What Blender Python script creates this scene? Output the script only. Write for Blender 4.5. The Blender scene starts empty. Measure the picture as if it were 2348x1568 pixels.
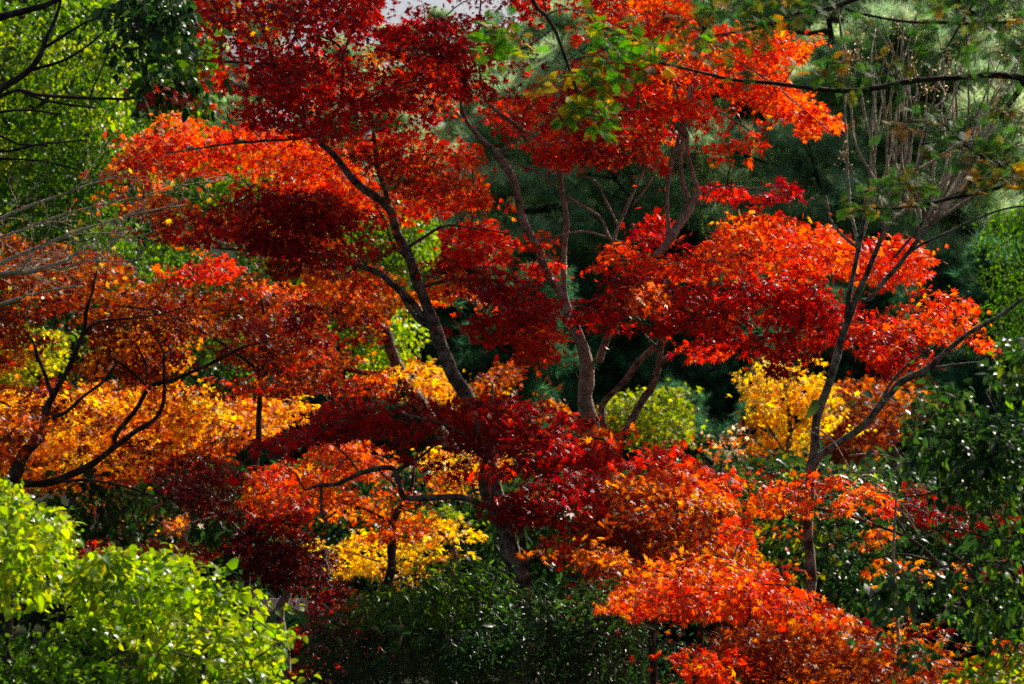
import bpy, math
import numpy as np
from mathutils import Vector

R = np.random.default_rng(11)
SC = bpy.context.scene
COL = SC.collection
rad = math.radians

# ------------------------------------------------------------------ camera, sky, sun, exposure
PITCH = rad(4.0)
Q = 36.0 / 85.0 / 2348.0                      # one photo pixel (2348 px wide) at one metre
CAM = np.array([0.0, 0.0, 1.7])
cam = bpy.data.cameras.new('camera')
cam.lens = 85.0
cam.sensor_width = 36.0
cam.clip_start = 0.2
cam.clip_end = 6000.0
cam.dof.use_dof = True
cam.dof.focus_distance = 12.0
cam.dof.aperture_fstop = 5.0
cam_ob = bpy.data.objects.new('camera', cam)
COL.objects.link(cam_ob)
cam_ob.location = CAM
cam_ob.rotation_euler = (math.pi / 2 + PITCH, 0, 0)
SC.camera = cam_ob

SUN_AZ, SUN_EL = rad(40.0), rad(42.0)
SUN = np.array([math.sin(SUN_AZ) * math.cos(SUN_EL), math.cos(SUN_AZ) * math.cos(SUN_EL), math.sin(SUN_EL)])
world = bpy.data.worlds.new('World')
SC.world = world
world.use_nodes = True
wt = world.node_tree
sky = wt.nodes.new('ShaderNodeTexSky')
sky.sky_type = 'NISHITA'
sky.sun_disc = False
sky.dust_density = 5.0
sky.ozone_density = .6
sky.sun_elevation = SUN_EL
sky.sun_rotation = SUN_AZ
wt.links.new(sky.outputs[0], wt.nodes['Background'].inputs[0])
wt.nodes['Background'].inputs[1].default_value = 0.075
sun = bpy.data.lights.new('sun', 'SUN')
sun.energy = 5.0
sun.angle = rad(0.53)
sun.color = (1.0, 0.93, 0.82)
sun_ob = bpy.data.objects.new('sun', sun)
COL.objects.link(sun_ob)
sun_ob.rotation_euler = Vector(-SUN).to_track_quat('-Z', 'Y').to_euler()
SC.view_settings.view_transform = 'Standard'
SC.view_settings.look = 'None'
SC.view_settings.exposure = 0.5
SC.view_settings.gamma = 1.0
SC.cycles.use_denoising = False
SC.cycles.max_bounces = 7
SC.cycles.diffuse_bounces = 3
SC.cycles.glossy_bounces = 2
SC.cycles.transmission_bounces = 4
SC.cycles.transparent_max_bounces = 4
SC.cycles.sample_clamp_indirect = 4.0

# ------------------------------------------------------------------ photo pixel -> place in the world
CP, SP = math.cos(PITCH), math.sin(PITCH)
FWD, RIGHT, UP = np.array([0, CP, SP]), np.array([1.0, 0, 0]), np.array([0, -SP, CP])

def P(vx, vy, d):
    vx, vy, d = np.broadcast_arrays(np.asarray(vx, float), np.asarray(vy, float), np.asarray(d, float))
    x = (vx - 1174.0) * Q
    y = (784.0 - vy) * Q
    return CAM + d[..., None] * (FWD + x[..., None] * RIGHT + y[..., None] * UP)

def V(p):
    r = p - CAM
    d = r @ FWD
    return np.stack([1174 + (r @ RIGHT) / d / Q, 784 - (r @ UP) / d / Q], -1), d

def lin(c):
    c = np.asarray(c, float) / 255.0
    return np.where(c <= 0.04045, c / 12.92, ((c + 0.055) / 1.055) ** 2.4)

def terrain(x, y):
    x, y = np.asarray(x, float), np.asarray(y, float)
    h = np.clip(y - 27.0, 0, None)
    z = 0.25 * h * h / (h + 14.0)
    z = z + np.clip((y - 20) / 40, 0, 1) * (0.6 * np.sin(x * .19 + y * .11) + .4 * np.sin(x * .37 - y * .23 + 1))
    z = z + np.clip((np.abs(x) - 6) / 30, 0, 1) ** 1.3 * 3.0 * np.clip((y - 10) / 30, 0, 1)
    z = z + np.clip((x - 4) / 20, 0, 1) * np.clip((y - 30) / 30, 0, 1) * 5.0
    return z + 0.05 * np.sin(x * 1.3) * np.sin(y * 1.1)

# ------------------------------------------------------------------ mesh helpers
class MB:
    """collects vertices and faces, builds ONE mesh object"""
    def __init__(self):
        self.v, self.f, self.c, self.n = [], [], [], 0
    def add(self, verts, faces, col=None):
        verts = np.asarray(verts, np.float32).reshape(-1, 3)
        for fa in faces:
            fa = np.asarray(fa, np.int64)
            self.f.append(fa + self.n)
            if col is None:
                self.c.append(np.full((len(fa), 3), .3))
            else:
                c = np.asarray(col, float)
                self.c.append(np.tile(c, (len(fa), 1)) if c.ndim == 1 else c)
        self.v.append(verts)
        self.n += len(verts)
    def build(self, name, mat, parent=None, base=(0, 0, 0), smooth=False):
        me = bpy.data.meshes.new(name)
        if self.n:
            v = np.concatenate(self.v) - np.asarray(base, np.float32)
            tot = np.concatenate([np.full(len(f), f.shape[1], np.int32) for f in self.f])
            idx = np.concatenate([f.ravel() for f in self.f]).astype(np.int32)
            me.vertices.add(len(v)); me.vertices.foreach_set('co', v.astype(np.float32).ravel())
            me.loops.add(len(idx)); me.loops.foreach_set('vertex_index', idx)
            me.polygons.add(len(tot))
            st = np.concatenate([[0], np.cumsum(tot)[:-1]]).astype(np.int32)
            me.polygons.foreach_set('loop_start', st)
            me.polygons.foreach_set('loop_total', tot)
            if smooth:
                me.polygons.foreach_set('use_smooth', np.ones(len(tot), bool))
            at = me.attributes.new('tint', 'FLOAT_COLOR', 'FACE')
            c = np.concatenate(self.c)
            at.data.foreach_set('color', np.concatenate([c, np.ones((len(c), 1))], 1).astype(np.float32).ravel())
            me.update(calc_edges=True)
            me.validate()
        ob = bpy.data.objects.new(name, me)
        if mat: me.materials.append(mat)
        COL.objects.link(ob)
        if parent: ob.parent = parent
        return ob

def tag(o, label=None, cat=None, group=None, kind=None):
    for k, val in (('label', label), ('category', cat), ('group', group), ('kind', kind)):
        if val: o[k] = val
    return o

def thing(name, label, cat, base, group=None):
    o = bpy.data.objects.new(name, None)
    o.empty_display_size = .3
    COL.objects.link(o)
    o.location = base
    return tag(o, label, cat, group)

def spline(pts, step):
    """Catmull-Rom through pts (N,k), resampled at about `step` (in the first three columns)"""
    pts = np.asarray(pts, float)
    if len(pts) < 3:
        pts = np.array([pts[0], (pts[0] + pts[-1]) / 2, pts[-1]])
    ext = np.vstack([2 * pts[0] - pts[1], pts, 2 * pts[-1] - pts[-2]])
    out = []
    for i in range(len(pts) - 1):
        p0, p1, p2, p3 = ext[i:i + 4]
        n = max(2, int(np.linalg.norm((p2 - p1)[:3]) / step) + 1)
        t = np.linspace(0, 1, n, endpoint=False)[:, None]
        out.append(.5 * (2 * p1 + (p2 - p0) * t + (2 * p0 - 5 * p1 + 4 * p2 - p3) * t ** 2 + (3 * p1 - p0 - 3 * p2 + p3) * t ** 3))
    return np.vstack(out + [pts[-1:]])

def tube(mb, pts, rr, sides=6, rough=0.0, col=None):
    pts = np.asarray(pts, float); n = len(pts)
    if n < 2: return
    rr = np.broadcast_to(np.asarray(rr, float), (n,))
    t = np.gradient(pts, axis=0)
    t /= np.linalg.norm(t, axis=1)[:, None] + 1e-9
    a = np.cross(t[0], [0.3, 0.9, 0.1]); a /= np.linalg.norm(a) + 1e-9
    A = np.empty((n, 3)); A[0] = a
    for i in range(1, n):
        a = A[i - 1] - t[i] * (A[i - 1] @ t[i])
        A[i] = a / (np.linalg.norm(a) + 1e-9)
    B = np.cross(t, A)
    th = np.arange(sides) * 2 * math.pi / sides
    r = rr[:, None] * np.ones(sides)
    if rough:
        k = R.normal(0, 1, (n, sides))
        k = (k + np.roll(k, 1, 0) + np.roll(k, 1, 1)) / 1.7
        r = r * (1 + rough * k)
    v = pts[:, None] + r[..., None] * (np.cos(th)[None, :, None] * A[:, None] + np.sin(th)[None, :, None] * B[:, None])
    i = np.arange(n - 1)[:, None] * sides; j = np.arange(sides)[None]
    f = np.stack([i + j, i + (j + 1) % sides, i + sides + (j + 1) % sides, i + sides + j], -1).reshape(-1, 4)
    v = np.vstack([v.reshape(-1, 3), pts[:1], pts[-1:]])
    m = n * sides
    j = np.arange(sides)
    c0 = np.stack([(j + 1) % sides, j, np.full(sides, m)], -1)
    c1 = np.stack([m - sides + j, m - sides + (j + 1) % sides, np.full(sides, m + 1)], -1)
    mb.add(v, [f, c0, c1], col)

def box(mb, x0, x1, y0, y1, z0, z1, col=None):
    v = [(x, y, z) for x in (x0, x1) for y in (y0, y1) for z in (z0, z1)]
    mb.add(v, [[(0, 1, 3, 2), (4, 6, 7, 5), (0, 4, 5, 1), (2, 3, 7, 6), (0, 2, 6, 4), (1, 5, 7, 3)]], col)

# ------------------------------------------------------------------ leaf templates: unit leaf along +x, face up +z
def t_maple(lobes=7, notch=.34, curl=.22):
    ang = {7: [0, 40, 80, 124], 5: [0, 48, 98]}[lobes]
    ln = {7: [1, .93, .74, .45], 5: [1, .9, .62]}[lobes]
    al = [-a for a in ang[:0:-1]] + ang
    le = ln[:0:-1] + ln
    pts = []
    for k, (a, l) in enumerate(zip(al, le)):
        pts.append((rad(a), l))
        if k < len(al) - 1:
            pts.append((rad((a + al[k + 1]) / 2), notch))
    pts.append((math.pi, .1))
    v = [(0, 0, .0)] + [(l * math.cos(a), l * math.sin(a), -curl * l * l + (.05 if l == notch else 0)) for a, l in pts]
    m = len(pts)
    f = [(0, 1 + k, 1 + (k + 1) % m) for k in range(m)]
    return np.array(v), [np.array(f)]

def t_oval(w=.24, curl=.16):
    v = [(0, 0, 0), (.35, 0, 0), (.72, 0, -curl * .4), (1, 0, -curl),
         (.28, w, .07), (.68, w * .85, .04 - curl * .3), (.28, -w, .07), (.68, -w * .85, .04 - curl * .3)]
    return np.array(v), [np.array([(0, 1, 4), (2, 3, 5), (0, 6, 1), (2, 7, 3)]), np.array([(1, 2, 5, 4), (1, 6, 7, 2)])]

def t_tuft(n=20, w=.022):
    """a burst of pine needles at a shoot tip"""
    v, f = [], []
    rg = np.random.default_rng(3)
    for k in range(n):
        a = k * 2.399; e = .15 + 1.2 * ((k + .5) / n)
        d = np.array([math.sin(e) * .55 + .45, math.cos(e) * math.cos(a), math.cos(e) * math.sin(a)])
        d /= np.linalg.norm(d); d *= rg.uniform(.8, 1.1)
        s = np.cross(d, rg.normal(size=3)); s /= np.linalg.norm(s)
        b = np.array([rg.uniform(-.25, .1), 0, 0])
        i = len(v)
        v += [b - s * w, b + s * w, b + d]
        f.append((i, i + 1, i + 2))
    return np.array(v), [np.array(f)]

def t_fir():
    """a flat fir spray: axis with side shoots, each carrying two ranks of needles"""
    v, f = [], []
    def needle(b, d, l, w):
        d = np.asarray(d, float); d /= np.linalg.norm(d)
        s = np.array([-d[1], d[0], 0]); s /= np.linalg.norm(s) + 1e-9
        i = len(v)
        v.extend([b - s * w * .5, b + d * l * .5 - s * w, b + d * l, b + d * l * .5 + s * w, ])
        f.append((i, i + 1, i + 2, i + 3))
    rg = np.random.default_rng(5)
    def shoot(o, ang, L, n):
        ax = np.array([math.cos(ang), math.sin(ang), 0])
        for k in range(n):
            t = (k + .6) / n
            for s in (-1, 1):
                an = ang + s * rad(62 - 34 * t) + rg.normal(0, .08)
                needle(o + ax * L * t, (math.cos(an), math.sin(an), .12 + rg.normal(0, .12)), .18 * (1 - .25 * t), .017)
        i = len(v)
        nrm = np.array([-ax[1], ax[0], 0]) * .007
        v.extend([o - nrm, o + nrm, o + ax * L + nrm * .5, o + ax * L - nrm * .5]); f.append((i, i + 1, i + 2, i + 3))
    shoot(np.zeros(3), 0, 1.0, 20)
    for t, L in ((.2, .55), (.42, .46), (.64, .33)):
        for s in (-1, 1):
            shoot(np.array([t + .02 * s, 0, 0]), s * rad(48), L * rg.uniform(.85, 1.1), int(22 * L))
    v2 = np.array(v); v2[:, 2] -= .1 * v2[:, 0] ** 2
    return v2, [np.array(f)]

T = {'maple': t_maple(7), 'maple5': t_maple(5, .36), 'oval': t_oval(), 'wide': t_oval(.3, .22), 'tuft': t_tuft(), 'fir': t_fir(),
     'lance': t_oval(.15, .2), 'tuft_far': t_tuft(18, .03)}

def put_leaves(mb, kind, pos, ax, nr, size, col):
    v, fs = T[kind]
    ax = ax / (np.linalg.norm(ax, axis=1)[:, None] + 1e-9)
    nr = nr - ax * np.sum(nr * ax, 1)[:, None]
    nr /= np.linalg.norm(nr, axis=1)[:, None] + 1e-9
    b = np.cross(nr, ax)
    curl = R.uniform(.3, 1.9, len(pos))[:, None, None]
    vv = pos[:, None] + size[:, None, None] * (v[None, :, 0:1] * ax[:, None] + v[None, :, 1:2] * b[:, None] + curl * v[None, :, 2:3] * nr[:, None])
    n = len(v)
    off = (np.arange(len(pos)) * n)[:, None, None]
    faces, cols = [], []
    for f in fs:
        faces.append((f[None] + off).reshape(-1, f.shape[1]))
        cols.append(np.repeat(col, len(f), 0))
    mb.v.append(vv.reshape(-1, 3).astype(np.float32))
    for f, c in zip(faces, cols):
        mb.f.append(f + mb.n); mb.c.append(c)
    mb.n += n * len(pos)

def inside(poly, x, y):
    p = np.asarray(poly, float)
    r = np.zeros(x.shape, bool)
    x0, y0 = p[-1]
    for x1, y1 in p:
        c = ((y1 > y) != (y0 > y))
        with np.errstate(divide='ignore', invalid='ignore'):
            r ^= c & (x < (x0 - x1) * (y - y1) / (y0 - y1 + 1e-12) + x1)
        x0, y0 = x1, y1
    return r

def wob(x, y, s, ph):
    return (np.sin(x / s + ph) * np.sin(y / s * 1.3 + 2 * ph) + .6 * np.sin(x / s * 2.1 + 3 * ph) * np.sin(y / s * 2.5 + ph) + .4 * np.sin((x + y) / s * 3.7 + ph)) / 1.6

# ------------------------------------------------------------------ materials (all procedural)
def newmat(name):
    m = bpy.data.materials.new(name); m.use_nodes = True
    nt = m.node_tree; nt.nodes.clear()
    return m, nt, nt.nodes.new, nt.links.new

def leaf_mat(name, trans=.5, gloss=.05, rough=.32, boost=1.25, dif=.75, hue=.5):
    m, nt, N, L = newmat(name)
    out = N('ShaderNodeOutputMaterial')
    at = N('ShaderNodeAttribute'); at.attribute_name = 'tint'
    d = N('ShaderNodeBsdfDiffuse'); t = N('ShaderNodeBsdfTranslucent'); g = N('ShaderNodeBsdfGlossy')
    g.inputs['Roughness'].default_value = rough
    g.inputs['Color'].default_value = (1, 1, 1, 1)
    hs = N('ShaderNodeHueSaturation'); hs.inputs['Hue'].default_value = hue; hs.inputs['Saturation'].default_value = 1.05; hs.inputs['Value'].default_value = boost
    hd = N('ShaderNodeHueSaturation'); hd.inputs['Value'].default_value = dif
    L(at.outputs['Color'], hs.inputs['Color']); L(at.outputs['Color'], hd.inputs['Color'])
    L(hs.outputs[0], t.inputs['Color']); L(hd.outputs[0], d.inputs['Color'])
    mx = N('ShaderNodeMixShader'); mx.inputs[0].default_value = trans
    L(d.outputs[0], mx.inputs[1]); L(t.outputs[0], mx.inputs[2])
    lw = N('ShaderNodeLayerWeight'); lw.inputs['Blend'].default_value = .5
    pw = N('ShaderNodeMath'); pw.operation = 'POWER'; pw.inputs[1].default_value = 4.0
    cl = N('ShaderNodeMath'); cl.operation = 'MULTIPLY_ADD'; cl.inputs[1].default_value = gloss * 2.4; cl.inputs[2].default_value = gloss * .42
    L(lw.outputs['Facing'], pw.inputs[0]); L(pw.outputs[0], cl.inputs[0])
    m2 = N('ShaderNodeMixShader')
    L(cl.outputs[0], m2.inputs[0]); L(mx.outputs[0], m2.inputs[1]); L(g.outputs[0], m2.inputs[2])
    L(m2.outputs[0], out.inputs[0])
    return m

def bark_mat(name, dark, pale, scale=9.0, patch=.55, rough=.9):
    m, nt, N, L = newmat(name)
    out = N('ShaderNodeOutputMaterial'); b = N('ShaderNodeBsdfPrincipled')
    b.inputs['Roughness'].default_value = rough
    b.inputs['Specular IOR Level'].default_value = .15
    tc = N('ShaderNodeTexCoord')
    n1 = N('ShaderNodeTexNoise'); n1.inputs['Scale'].default_value = scale; n1.inputs['Detail'].default_value = 6; n1.inputs['Roughness'].default_value = .65
    n2 = N('ShaderNodeTexNoise'); n2.inputs['Scale'].default_value = scale * 4.5; n2.inputs['Detail'].default_value = 5
    L(tc.outputs['Object'], n1.inputs['Vector']); L(tc.outputs['Object'], n2.inputs['Vector'])
    r = N('ShaderNodeValToRGB')
    r.color_ramp.elements[0].position = patch - .13; r.color_ramp.elements[0].color = (*dark, 1)
    r.color_ramp.elements[1].position = patch + .1; r.color_ramp.elements[1].color = (*pale, 1)
    L(n1.outputs['Fac'], r.inputs['Fac'])
    mx = N('ShaderNodeMixRGB'); mx.blend_type = 'MULTIPLY'; mx.inputs[0].default_value = .75
    r2 = N('ShaderNodeValToRGB'); r2.color_ramp.elements[0].position = .3; r2.color_ramp.elements[0].color = (.34, .31, .27, 1); r2.color_ramp.elements[1].position = .62
    L(n2.outputs['Fac'], r2.inputs['Fac']); L(r.outputs[0], mx.inputs[1]); L(r2.outputs[0], mx.inputs[2])
    L(mx.outputs[0], b.inputs['Base Color'])
    bp = N('ShaderNodeBump'); bp.inputs['Strength'].default_value = 1.0; bp.inputs['Distance'].default_value = .03
    L(n2.outputs['Fac'], bp.inputs['Height']); L(bp.outputs[0], b.inputs['Normal'])
    L(b.outputs[0], out.inputs[0])
    return m

def plain_mat(name, c1, c2, scale=4.0, rough=.9):
    m, nt, N, L = newmat(name)
    out = N('ShaderNodeOutputMaterial'); b = N('ShaderNodeBsdfPrincipled')
    b.inputs['Roughness'].default_value = rough
    b.inputs['Specular IOR Level'].default_value = .05
    tc = N('ShaderNodeTexCoord'); n1 = N('ShaderNodeTexNoise'); n1.inputs['Scale'].default_value = scale; n1.inputs['Detail'].default_value = 8
    n1.inputs['Roughness'].default_value = .7
    r = N('ShaderNodeValToRGB')
    r.color_ramp.elements[0].position = .38; r.color_ramp.elements[0].color = (*c1, 1)
    r.color_ramp.elements[1].position = .64; r.color_ramp.elements[1].color = (*c2, 1)
    L(tc.outputs['Object'], n1.inputs['Vector']); L(n1.outputs['Fac'], r.inputs['Fac']); L(r.outputs[0], b.inputs['Base Color'])
    bp = N('ShaderNodeBump'); bp.inputs['Strength'].default_value = .6; bp.inputs['Distance'].default_value = .1
    L(n1.outputs['Fac'], bp.inputs['Height']); L(bp.outputs[0], b.inputs['Normal'])
    L(b.outputs[0], out.inputs[0])
    return m

M_MAPLE = leaf_mat('maple_leaf', .55, .03, .4, 1.75, .62, .503)
M_GLOSSY = leaf_mat('glossy_evergreen_leaf', .45, .05, .33, 1.7, .65, .492)
M_DULL = leaf_mat('thin_green_leaf', .5, .025, .45, 1.5)
M_NEEDLE = leaf_mat('conifer_needle', .5, .025, .45, 2.3, 1.25)
M_BARK = bark_mat('maple_bark', (.1, .077, .053), (.5, .44, .34), 20, .54)
M_BARK_PALE = bark_mat('smooth_pale_bark', (.26, .2, .14), (.64, .57, .45), 18, .48)
M_BARK_DARK = bark_mat('dark_bark', (.04, .03, .022), (.15, .125, .095), 9, .56)
M_TWIG = bark_mat('twig_bark', (.06, .045, .033), (.16, .12, .09), 12, .55)
M_TWIG_PALE = bark_mat('bare_twig_bark', (.4, .31, .21), (.62, .52, .39), 12, .45)
M_SEED = plain_mat('dry_seed_head', (.3, .2, .11), (.5, .37, .22), 30)

PAL = {  # sRGB leaf colours with weights; bright and dark sets also paint in sun and shade
    'scarlet': [((214, 30, 10), 5), ((190, 16, 16), 4), ((226, 62, 12), 3), ((158, 10, 22), 2), ((232, 105, 20), .7)],
    'crimson': [((160, 10, 20), 5), ((125, 6, 24), 4), ((190, 18, 14), 2.5), ((140, 34, 14), 1.5)],
    'maroon': [((118, 12, 20), 4), ((92, 14, 22), 4), ((128, 36, 18), 2.5), ((150, 22, 16), 1.5)],
    'flame': [((228, 62, 10), 5), ((214, 32, 12), 4), ((236, 98, 14), 3.4), ((240, 140, 24), 1.2), ((178, 18, 14), 1.5)],
    'wine': [((84, 20, 24), 4), ((64, 17, 22), 4), ((104, 28, 22), 2.5), ((130, 22, 20), 1)],
    'russet': [((126, 50, 16), 4), ((100, 34, 18), 4), ((150, 70, 20), 3), ((120, 20, 18), 2), ((196, 96, 24), .7)],
    'orange': [((224, 92, 14), 5), ((232, 126, 22), 3), ((200, 56, 14), 3), ((236, 156, 30), 1.5), ((170, 40, 16), 1)],
    'rust': [((160, 66, 16), 4), ((184, 84, 18), 3), ((136, 42, 18), 3), ((196, 108, 26), 1.2), ((110, 60, 20), 1.5)],
    'amber': [((232, 152, 20), 4), ((238, 178, 30), 4), ((224, 116, 20), 3), ((206, 84, 20), 1.3)],
    'yellow': [((240, 190, 22), 5), ((236, 168, 20), 3), ((226, 200, 40), 2.5), ((222, 140, 24), 1)],
    'lime': [((150, 178, 16), 4), ((178, 192, 24), 3), ((112, 154, 18), 3), ((90, 130, 22), 2), ((190, 170, 30), .4)],
    'green': [((72, 112, 22), 4), ((92, 136, 26), 3), ((54, 92, 24), 3), ((120, 150, 32), 1)],
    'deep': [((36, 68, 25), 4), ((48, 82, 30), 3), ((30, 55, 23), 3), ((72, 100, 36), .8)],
    'moss': [((120, 134, 26), 4), ((152, 156, 30), 3), ((92, 116, 28), 3), ((186, 176, 40), 1.5), ((170, 120, 30), .6)],
    'fir': [((60, 110, 24), 4), ((80, 130, 28), 3), ((44, 88, 24), 3), ((150, 140, 26), .7), ((186, 150, 30), .5)],
    'firdull': [((44, 78, 26), 4), ((60, 94, 30), 3), ((92, 92, 28), 1.6), ((140, 96, 30), 1.2)],
    'firgold': [((150, 128, 30), 3), ((176, 124, 36), 3), ((110, 104, 30), 2), ((76, 100, 30), 2)],
    'pine': [((124, 146, 108), 4), ((144, 162, 118), 3), ((98, 124, 94), 3), ((166, 176, 122), 1.8)],
    'spruce': [((48, 84, 54), 4), ((60, 100, 62), 3), ((40, 70, 46), 3)],
    'tan': [((186, 160, 124), 3), ((204, 184, 150), 2), ((150, 118, 84), 2)],
    'sparse': [((214, 170, 50), 3), ((200, 110, 40), 3), ((170, 70, 30), 2), ((160, 150, 60), 1.5)],
}
PALN = {}
for k, lst in PAL.items():
    PALN[k] = (np.array([lin(c) for c, _ in lst]), np.array([w for _, w in lst]) / sum(w for _, w in lst))

def pick(pal, n):
    cs, ws = PALN[pal]
    return cs[R.choice(len(cs), n, p=ws)]

def pick_near(pal, base_idx, n_each):
    pass

# ------------------------------------------------------------------ skeletons and foliage
class Skel:
    """nodes of a tree's wood, for twigs to grow from"""
    def __init__(self):
        self.p = np.zeros((0, 3)); self.r = np.zeros(0)
    def add(self, p, r):
        self.p = np.vstack([self.p, p]); self.r = np.concatenate([self.r, np.broadcast_to(r, (len(p),))])

def wood3d(pts, d, sk=None, drift=.25, attach=True, k=None):
    """photo trace (vx, vy, half width in px) -> points with radius in the world; a limb starts at the depth of the wood it leaves"""
    pts = np.asarray(pts, float)
    dd = np.full(len(pts), float(d))
    if sk is not None and len(sk.p) and attach:
        vv, dep = V(sk.p)
        i = np.argmin(np.sum((vv - pts[0, :2]) ** 2, 1))
        dd[:] = dep[i]
    if len(pts) > 1:
        s = np.concatenate([[0], np.cumsum(np.linalg.norm(np.diff(pts[:, :2], axis=0), axis=1))])
        s = s * Q * d
        k = R.uniform(-1, 1) * drift if k is None else k
        dd = dd + k * s + drift * .35 * np.sin(s * 3 + R.uniform(0, 6)) * np.clip(s * 2, 0, 1) - drift * .35 * np.sin(R.uniform(0, 6)) * 0
    p = P(pts[:, 0], pts[:, 1], dd)
    return np.concatenate([p, (pts[:, 2] * Q * dd)[:, None]], 1)

def add_limb(root, base, name, trace, d, sk, mat, drift=.25, attach=True, ground=False, sides=9, k=None, rough=.07):
    w = wood3d(trace, d, sk, drift, attach, k)
    w[:, 3] *= .8
    if ground:
        z = terrain(w[0, 0], w[0, 1]) - .1
        h = max(w[0, 2] - z, .05)
        foot = np.array([[w[0, 0], w[0, 1], z, w[0, 3] * 1.5], [w[0, 0], w[0, 1], z + h * .25, w[0, 3] * 1.2], [w[0, 0], w[0, 1], z + h * .6, w[0, 3] * 1.07]])
        w = np.vstack([foot, w])
    c = spline(w, .05)
    n = len(c)
    jit = R.normal(0, 1, (n, 3)); 
    for _ in range(3): jit = (jit + np.roll(jit, 1, 0) + np.roll(jit, -1, 0)) / 3
    amp = np.minimum(c[:, 3] * .8, .02)[:, None] * np.linspace(0, 1, n)[:, None].clip(0, .2) * 5
    c[:, :3] += jit * amp
    mb = MB()
    tube(mb, c[:, :3], np.maximum(c[:, 3], .0015), sides, rough)
    sk.add(c[:, :3], c[:, 3])
    return mb.build(name, mat, root, base, smooth=True)

def clusters_in(poly, d, t, per_m2, hole=-.55, ph=None, scale=70):
    p = np.asarray(poly, float)
    lo, hi = p.min(0), p.max(0)
    area = (hi - lo).prod() * (Q * d) ** 2
    n = max(4, int(area * per_m2))
    x = R.uniform(lo[0], hi[0], n); y = R.uniform(lo[1], hi[1], n)
    ok = inside(poly, x, y)
    ph = R.uniform(0, 6) if ph is None else ph
    ok &= wob(x, y, scale, ph) > hole
    x, y = x[ok], y[ok]
    return P(x, y, d + R.uniform(-t, t, len(x)))

def grow_twigs(mb, sk, cl, r0=.009, r1=.0022, sag=.05, maxlen=2.5, sides=5):
    """join every leaf cluster to the nearest wood, nearest first, so that twigs branch off twigs"""
    if not len(cl): return np.zeros((0, 3))
    outdir = np.zeros_like(cl)
    if not len(sk.p):
        return outdir
    NP = list(sk.p[::2]); 
    P0 = np.array(NP)
    dist = np.empty(len(cl)); near = np.empty((len(cl), 3))
    for i in range(0, len(cl), 200):
        dm = np.linalg.norm(cl[i:i + 200, None] - P0[None], axis=2)
        j = dm.argmin(1); dist[i:i + 200] = dm[np.arange(len(j)), j]; near[i:i + 200] = P0[j]
    done = np.zeros(len(cl), bool)
    for _ in range(len(cl)):
        i = np.where(done, 1e9, dist).argmin()
        done[i] = True
        a, b = near[i], cl[i]
        L = dist[i]
        outdir[i] = (b - a) / (L + 1e-6)
        n = max(4, int(L / .06))
        s = np.linspace(0, 1, n)[:, None]
        q = a + (b - a) * s
        bend = R.normal(0, .09 * L, 3); bend[2] = abs(bend[2]) * .6 + sag * L
        q = q + bend * (4 * s * (1 - s)) * .6 + R.normal(0, .006, (n, 3)) * (s > .05)
        ra = min(r0, r1 + .006 * L)
        if L < maxlen:
            tube(mb, q, np.linspace(ra, r1, n), sides)
        new = q[n // 3:]
        rest = ~done
        if rest.any():
            idx = np.where(rest)[0]
            dm = np.linalg.norm(cl[idx][:, None] - new[None], axis=2)
            j = dm.argmin(1); dd = dm[np.arange(len(j)), j]
            up = dd < dist[idx]
            dist[idx[up]] = dd[up]; near[idx[up]] = new[j[up]]
    return outdir

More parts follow.
